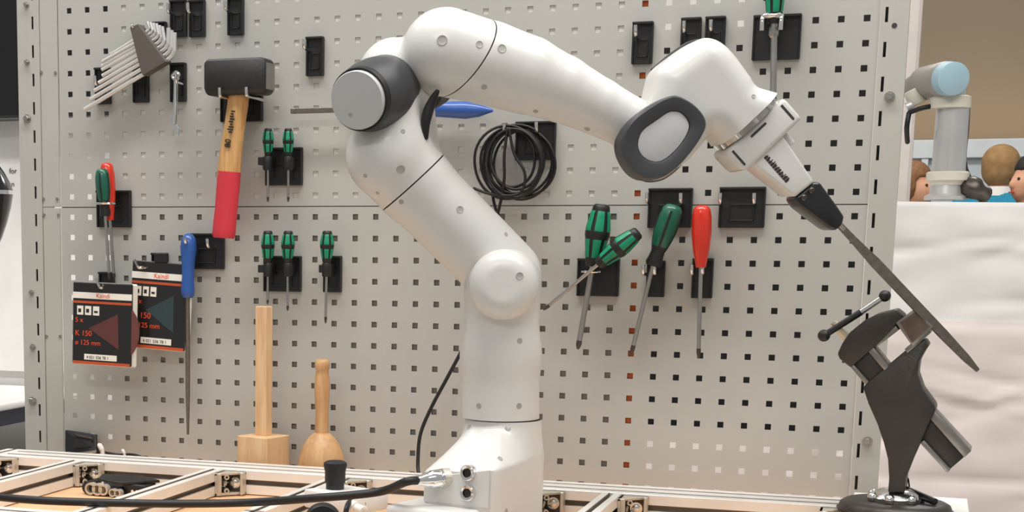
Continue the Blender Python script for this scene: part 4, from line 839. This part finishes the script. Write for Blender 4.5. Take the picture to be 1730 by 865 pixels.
# ------------------------------------------------------------------ sanding disc packs
def pack(label, q, tri, y, discside):
    """q: four photo corners tl, tr, br, bl of the card"""
    tl, tr, br, bl = [at(*p, y) for p in q]; Wd = ((tr - tl).length + (br - bl).length) / 2; Hd = ((bl - tl).length + (br - tr).length) / 2
    ex = ((tr - tl) + (br - bl)).normalized(); ey = Vector((-ex.z, 0, ex.x)); ey = ey if ey.z > 0 else -ey; o = bl
    R3 = Matrix((ex, Vector((0, 1, 0)), ey)).transposed().to_4x4()
    t = thing('sanding_disc_pack', label, 'sanding discs', (bl + br) / 2)
    def slab(name, x0, z0, x1, z1, ya, yb, m, par=t, bev=0):
        b = NB(); box(b, (x0 * Wd, ya, z0 * Hd), (x1 * Wd, yb, z1 * Hd), bev, Matrix.Translation(o) @ R3); return obj(name, b, m, par)
    slab('bag', -.015, -.012, 1.06, 1.0, 0, .008, 'bag_plastic', bev=.003)
    if discside: b = NB(); lathe(b, o + ex * (Wd * .60) + ey * (Hd * .42) + Vector((0, .0005, 0)), (0, -1, 0), [(0, Wd * .52), (.003, Wd * .52)], 40); obj('sanding_disc', b, 'abrasive', t, 40)
    card = slab('card', 0, 0, 1, 1.0, -.0035, .001, 'card_black', bev=.002)
    slab('header_band', .005, .80, .995, .875, -.0040, -.003, 'print_white', card); slab('orange_stripe', .01, .742, .99, .770, -.0040, -.003, 'stripe_orange', card)
    slab('orange_stripe', .02, .0, .98, .035, -.0040, -.003, 'stripe_orange', card); slab('barcode_label', .21, .055, .76, .125, -.0040, -.003, 'print_white', card)
    for i in range(3):
        ic = slab('icon', .08 + i * .135, .60, .185 + i * .135, .71, -.0040, -.003, 'print_white', card)
        slab('pictogram', .10 + i * .135, .63, .15 + i * .135 + .01 * (i == 2), .655 + .02 * (i != 2), -.0043, -.0038, 'print_dark', card)
    P_ = lambda x, z, yy: o + ex * (x * Wd) + ey * (z * Hd) + Vector((0, yy, 0))
    b = NB(); prism(b, [P_(.28, .44, -.0041), P_(.77, .63, -.0041), P_(.79, .20, -.0041)], (0, .001, 0)); obj('triangle_window', b, tri, card)
    for s, x, z, sz in (('5 x', .05, .51, .085), ('K 150', .05, .345, .095), ('ø 125 mm', .05, .235, .085)): text('lettering', s, sz * Hd, P_(x, z, -.0038), ex, ey, 'print_orange', card)
    text('lettering', 'Kaindl', .075 * Hd, P_(.40, .815, -.0042), ex, ey, 'print_orange', card); text('lettering', '4 021 536 78 1', .05 * Hd, P_(.25, .07, -.0042), ex, ey, 'print_dark', card)
    return t, P_
t, P_ = pack('sanding disc pack with dark red triangle, in front and lower left', ((121, 476), (222, 480), (222, 621), (123, 613)), 'tri_red', -.062, True)
b = NB(); p = at(163, 470, -.072); tube(b, curve([(p.x + .012, -.006, p.z - .018), (p.x + .010, -.06, p.z - .018), (p.x + .006, -.071, p.z - .016), (p.x, -.074, p.z)], 4), .0026, 8); obj('hang_hook', b, 'chrome', t, 40)
t, P_ = pack('sanding disc pack with teal triangle, partly behind the red one', ((217, 437), (313, 446), (311, 592), (219, 585)), 'tri_teal', -.036, False)
b = NB(); p = at(228, 438, -.055); tube(b, curve([(p.x + .030, -.006, p.z - .016), (p.x + .012, -.048, p.z - .015), (p.x + .006, -.054, p.z - .014), (p.x, -.056, p.z)], 4), .0026, 8); obj('hang_hook', b, 'chrome', t, 40)
b = NB(); p = at(271, 440, -.0395); box(b, (p.x - .013, -.0400, p.z - .004), (p.x + .013, -.030, p.z + .013), .001); obj('hang_tab', b, 'black_plastic', t)
# ------------------------------------------------------------------ mallets on the shelf
ZS = .8449
m1 = thing('carpenter_mallet', 'square wooden mallet standing head down on the shelf with long handle', 'mallet', (at(446, 778, -.055).x, -.055, ZS))
cxm = at(446, 760, -.055); hh = at(446, 735, -.055).z; Rz = Matrix.Translation((cxm.x, -.058, 0)) @ Matrix.Rotation(math.radians(-16), 4, 'Z')
b = NB(); box(b, (-.034, -.034, ZS), (.034, .034, hh), .0012, Rz); obj('head', b, 'beech_pale', m1)
b = NB(); t0 = at(447, 517, -.055)
prism(b, [Rz @ Vector((x, y, hh - .001)) for x, y in ((-.0125, -.010), (.0125, -.010), (.0125, .010), (-.0125, .010))], Vector((0, 0, t0.z - hh + .001)), .002); hb = obj('handle', b, 'beech_pale', m1)
m2 = thing('round_mallet', 'turned round wooden mallet standing head down beside the square mallet', 'mallet', (at(543, 785, -.058).x, -.058, ZS))
c = at(543.5, 730, -.058); kk = mpp(c); zt_ = at(544, 607, -.058).z; zh = at(543, 731, -.058).z
b = NB(); hL = zh - ZS; r = 40.5 * kk
lathe(b, (c.x, -.058, ZS), (0, 0, 1), [(0, r * .93), (.004, r * .97), (hL * .2, r), (hL * .4, r * .985), (hL * .6, r * .90), (hL * .78, r * .74), (hL * .9, r * .56), (hL * .97, r * .40), (hL, r * .32)], 36); obj('head', b, 'beech', m2, 50)
b = NB(); hL = zt_ - zh
lathe(b, (c.x, -.058, zh - .004), (0, 0, 1), [(q * hL, s * kk) for q, s in ((0, 11.5), (.1, 11.5), (.3, 11), (.5, 12.5), (.65, 13.3), (.8, 12), (.88, 10.5), (.91, 12.4), (.96, 12.8), (1.0, 12.2), (1.03, 9))], 28); obj('handle', b, 'beech', m2, 50)
# ------------------------------------------------------------------ cables
cb = thing('coiled_cable', 'thin black cable coiled on a hook behind the robot forearm', 'cable', at(868, 340, -.03))
b = NB(); rr = random.Random(6)
for cx_, cy_, rx, ry, y in ((857, 274, 56, 62, -.040), (864, 275, 52, 60, -.033), (870, 272, 49, 55, -.028), (868, 276, 47, 58, -.046), (874, 271, 58, 60, -.022), (880, 275, 54, 62, -.018), (866, 268, 38, 48, -.036), (872, 270, 42, 50, -.042), (886, 276, 52, 56, -.024)):
    lp = [at(cx_ + rx * math.cos(a) * (1 + .02 * math.sin(3 * a + cx_)), cy_ + ry * math.sin(a), y + .004 * math.sin(2 * a + cy_)) for a in [2 * PI * k / 40 for k in range(41)]]; tube(b, lp, .0024, 8, False)
tube(b, curve([at(858, 215, -.045), at(852, 260, -.048), at(852, 300, -.048), at(848, 330, -.045), at(841, 362, -.04)], 6), .0026, 8); tube(b, curve([at(832, 318, -.03), at(834, 340, -.03), at(841, 364, -.03)], 6), .0026, 8)
tube(b, curve([at(860, 215, -.05), at(868, 258, -.05), at(886, 290, -.05), at(884, 318, -.05), at(868, 330, -.05), at(830, 328, -.045), at(800, 318, -.04)], 6), .0024, 8)
obj('loops', b, 'rubber_black', cb, True)
b = NB(); tube(b, curve([at(841, 362, -.04), at(835, 420, -.03), at(815, 500, -.03), at(788, 575, -.03), at(760, 630, -.04), at(728, 690, -.05), at(710, 735, -.06), at(706, 780, -.07), at(707, 800, -.08)], 8), .0032, 10); obj('tail', b, 'rubber_black', cb, True)
pc = thing('power_cable', 'thick black cable running from the left to the connector on the robot base', 'cable', atz(400, 848, T))
cp = face_pt(748, 808); cpw = LW(cp); DRW = EU * DR.x + EV * DR.y
DRW = (DRW * .5 + (-EU) * .9 + Vector((0, 0, -.06))).normalized()
e1 = cpw + DRW * .036
def bl_(px, py, f):       # along the bench: depth runs from the left end (near the long rail) to the robot
    return at(px, py, f)
cp_pts = [atz(-150, 826, T + .0068), atz(-40, 836, T + .0068), atz(60, 845, T + .0068), atz(170, 849, T + .0068), atz(300, 851, T + .0068), atz(420, 849, T + .012), atz(540, 841, T + .032), atz(640, 831, T + .042), e1 + DRW * .02]
b = NB(); tube(b, curve(cp_pts + [e1], 8), .0062, 12); obj('cord', b, 'rubber_black', pc, True)
b = NB(); lathe(b, cpw - DRW * .012, DRW, [(0, .0135), (.016, .0135), (.017, .0125), (.018, .0135), (.030, .0128), (.032, .011), (.040, .0105), (.046, .0075), (.052, .007)], 24); cn = obj('connector', b, 'chrome', pc, 40)
b = NB(); lathe(b, cpw - DRW * .011, DRW, [(0, .0142), (.012, .0142)], 24); obj('collar', b, 'zinc', pc, 40)
# ------------------------------------------------------------------ small things on the bench
TB = T + .028
eb = thing('control_box', 'white control box with black knob on the bench left of the robot', 'control box', (atz(565, 824, TB).x, atz(565, 824, TB).y, T))
top4 = [atz(543, 812, TB), atz(513, 826, TB), atz(585, 838, TB), atz(616, 820, TB)]
cq = sum(top4, Vector()) / 4
e1_ = (top4[2] - top4[1]); e1_.z = 0; Wb = e1_.length; e1_.normalize(); e2_ = Vector((-e1_.y, e1_.x, 0)); Db = max(.05, abs((top4[0] - top4[1]).dot(e2_)))
b = NB(); Rb = Matrix((e1_, e2_, Vector((0, 0, 1)))).transposed().to_4x4(); o_ = top4[1].copy(); o_.z = T
box(b, (0, 0, 0.0005), (Wb * 1.12, Db, TB - T), .003, Matrix.Translation(o_) @ Rb, 2); obj('case', b, 'box_white', eb, 40)
kc = atz(566, 826, TB); kk = mpp(kc); b = NB(); lathe(b, kc, (0, 0, 1), [(0, 15.5 * kk), (.009, 15.5 * kk), (.010, 17.5 * kk), (.026, 17.5 * kk), (.036, 20 * kk), (.040, 19 * kk), (.0425, 14 * kk), (.044, 0)], 28); obj('knob', b, 'black_plastic', eb, 40)
# black round plug in front of the box, and its white strain relief
pf = atz(545, 912, T)
kk = mpp(pf); nd = Vector((CAM.x - pf.x, CAM.y - pf.y, 0)).normalized()
b = NB(); lathe(b, pf + Vector((0, 0, 36 * kk * .5)) - nd * .012 + Vector((0, 0, .0)), nd, [(0, 29 * kk), (.003, 31 * kk), (.018, 31 * kk), (.022, 28 * kk)], 36); bb_ = min(v.co.z for v in b.verts); bmesh.ops.translate(b, vec=(0, 0, T + .0005 - bb_), verts=b.verts); solo('round_plug', b, 'rubber_black', 'black round plug cut off by the lower edge in front of the control box', 'plug')
wp_ = thing('white_connector', 'small white plug with a black loop of cord between control box and robot', 'connector', atz(605, 862, T))
a = atz(592, 856, T + .014); e = atz(622, 866, T + .010)
b = NB(); lathe(b, a, e - a, [(0, .010), (.012, .010), (.0125, .0075), (.028, .0075), (.030, .005)], 16); obj('plug', b, 'print_white', wp_, 40)
b = NB(); tube(b, curve([atz(583, 875, T + .004), atz(588, 852, T + .02), atz(602, 840, T + .02), atz(614, 852, T + .014)], 6), .004, 10); obj('cord', b, 'rubber_black', wp_, True)
# multi-way connector lying on the wood
cbx = thing('multi_connector', 'black multi-way connector with silver sockets lying between the profiles', 'connector', atz(190, 838, T - .043))
zb = T - .043; d0, d1 = atz(152, 836, zb), atz(205, 841, zb); dx = (d1 - d0); dx.z = 0; dx.normalize(); dy = Vector((-dx.y, dx.x, 0)); MC = Matrix.Translation((d0.x, d0.y, zb)) @ Matrix((dx, dy, Vector((0, 0, 1)))).transposed().to_4x4()
b = NB(); box(b, (-.012, .004, 0), (.060, .05, .017), .003, MC, 2); obj('body', b, 'black_plastic', cbx)
b = NB(); lathe(b, MC @ Vector((-.008, .002, .0115)), dy, [(0, .009), (.002, .0115), (.04, .0115)], 20); obj('end_barrel', b, 'black_plastic', cbx, 40)
for i, (x, r) in enumerate(((.004, .0105), (.0185, .0105), (.031, .0095), (.050, .007), (.060, .0065))):
    b = NB(); lathe(b, MC @ Vector((x, .006, .0115 if i < 3 else .008)), -dy, [(0, r), (.012, r), (.012, r * .68), (.002, r * .66), (.002, 0)], 20); obj('socket', b, 'zinc', cbx, 40)
b = NB(); prism(b, [MC @ Vector(p) for p in ((.012, .006, .024), (.06, .004, .021), (.095, .02, .024), (.112, .05, .023), (.07, .06, .027), (.05, .05, .028), (.0, .04, .027))], (0, 0, .005), .001); obj('cover', b, 'black_plastic', cbx)
b = NB(); box(b, (.06, .012, 0), (.105, .05, .023), .002, MC); obj('body_block', b, 'black_plastic', cbx)
for x, z in ((.024, .022), (.085, .012), (.094, .012)): b = NB(); lathe(b, MC @ Vector((x, .008, z)), -dy, [(0, .003), (.004, .003)], 10); obj('pin', b, 'chrome', cbx, 40)
bpy.context.view_layer.update()
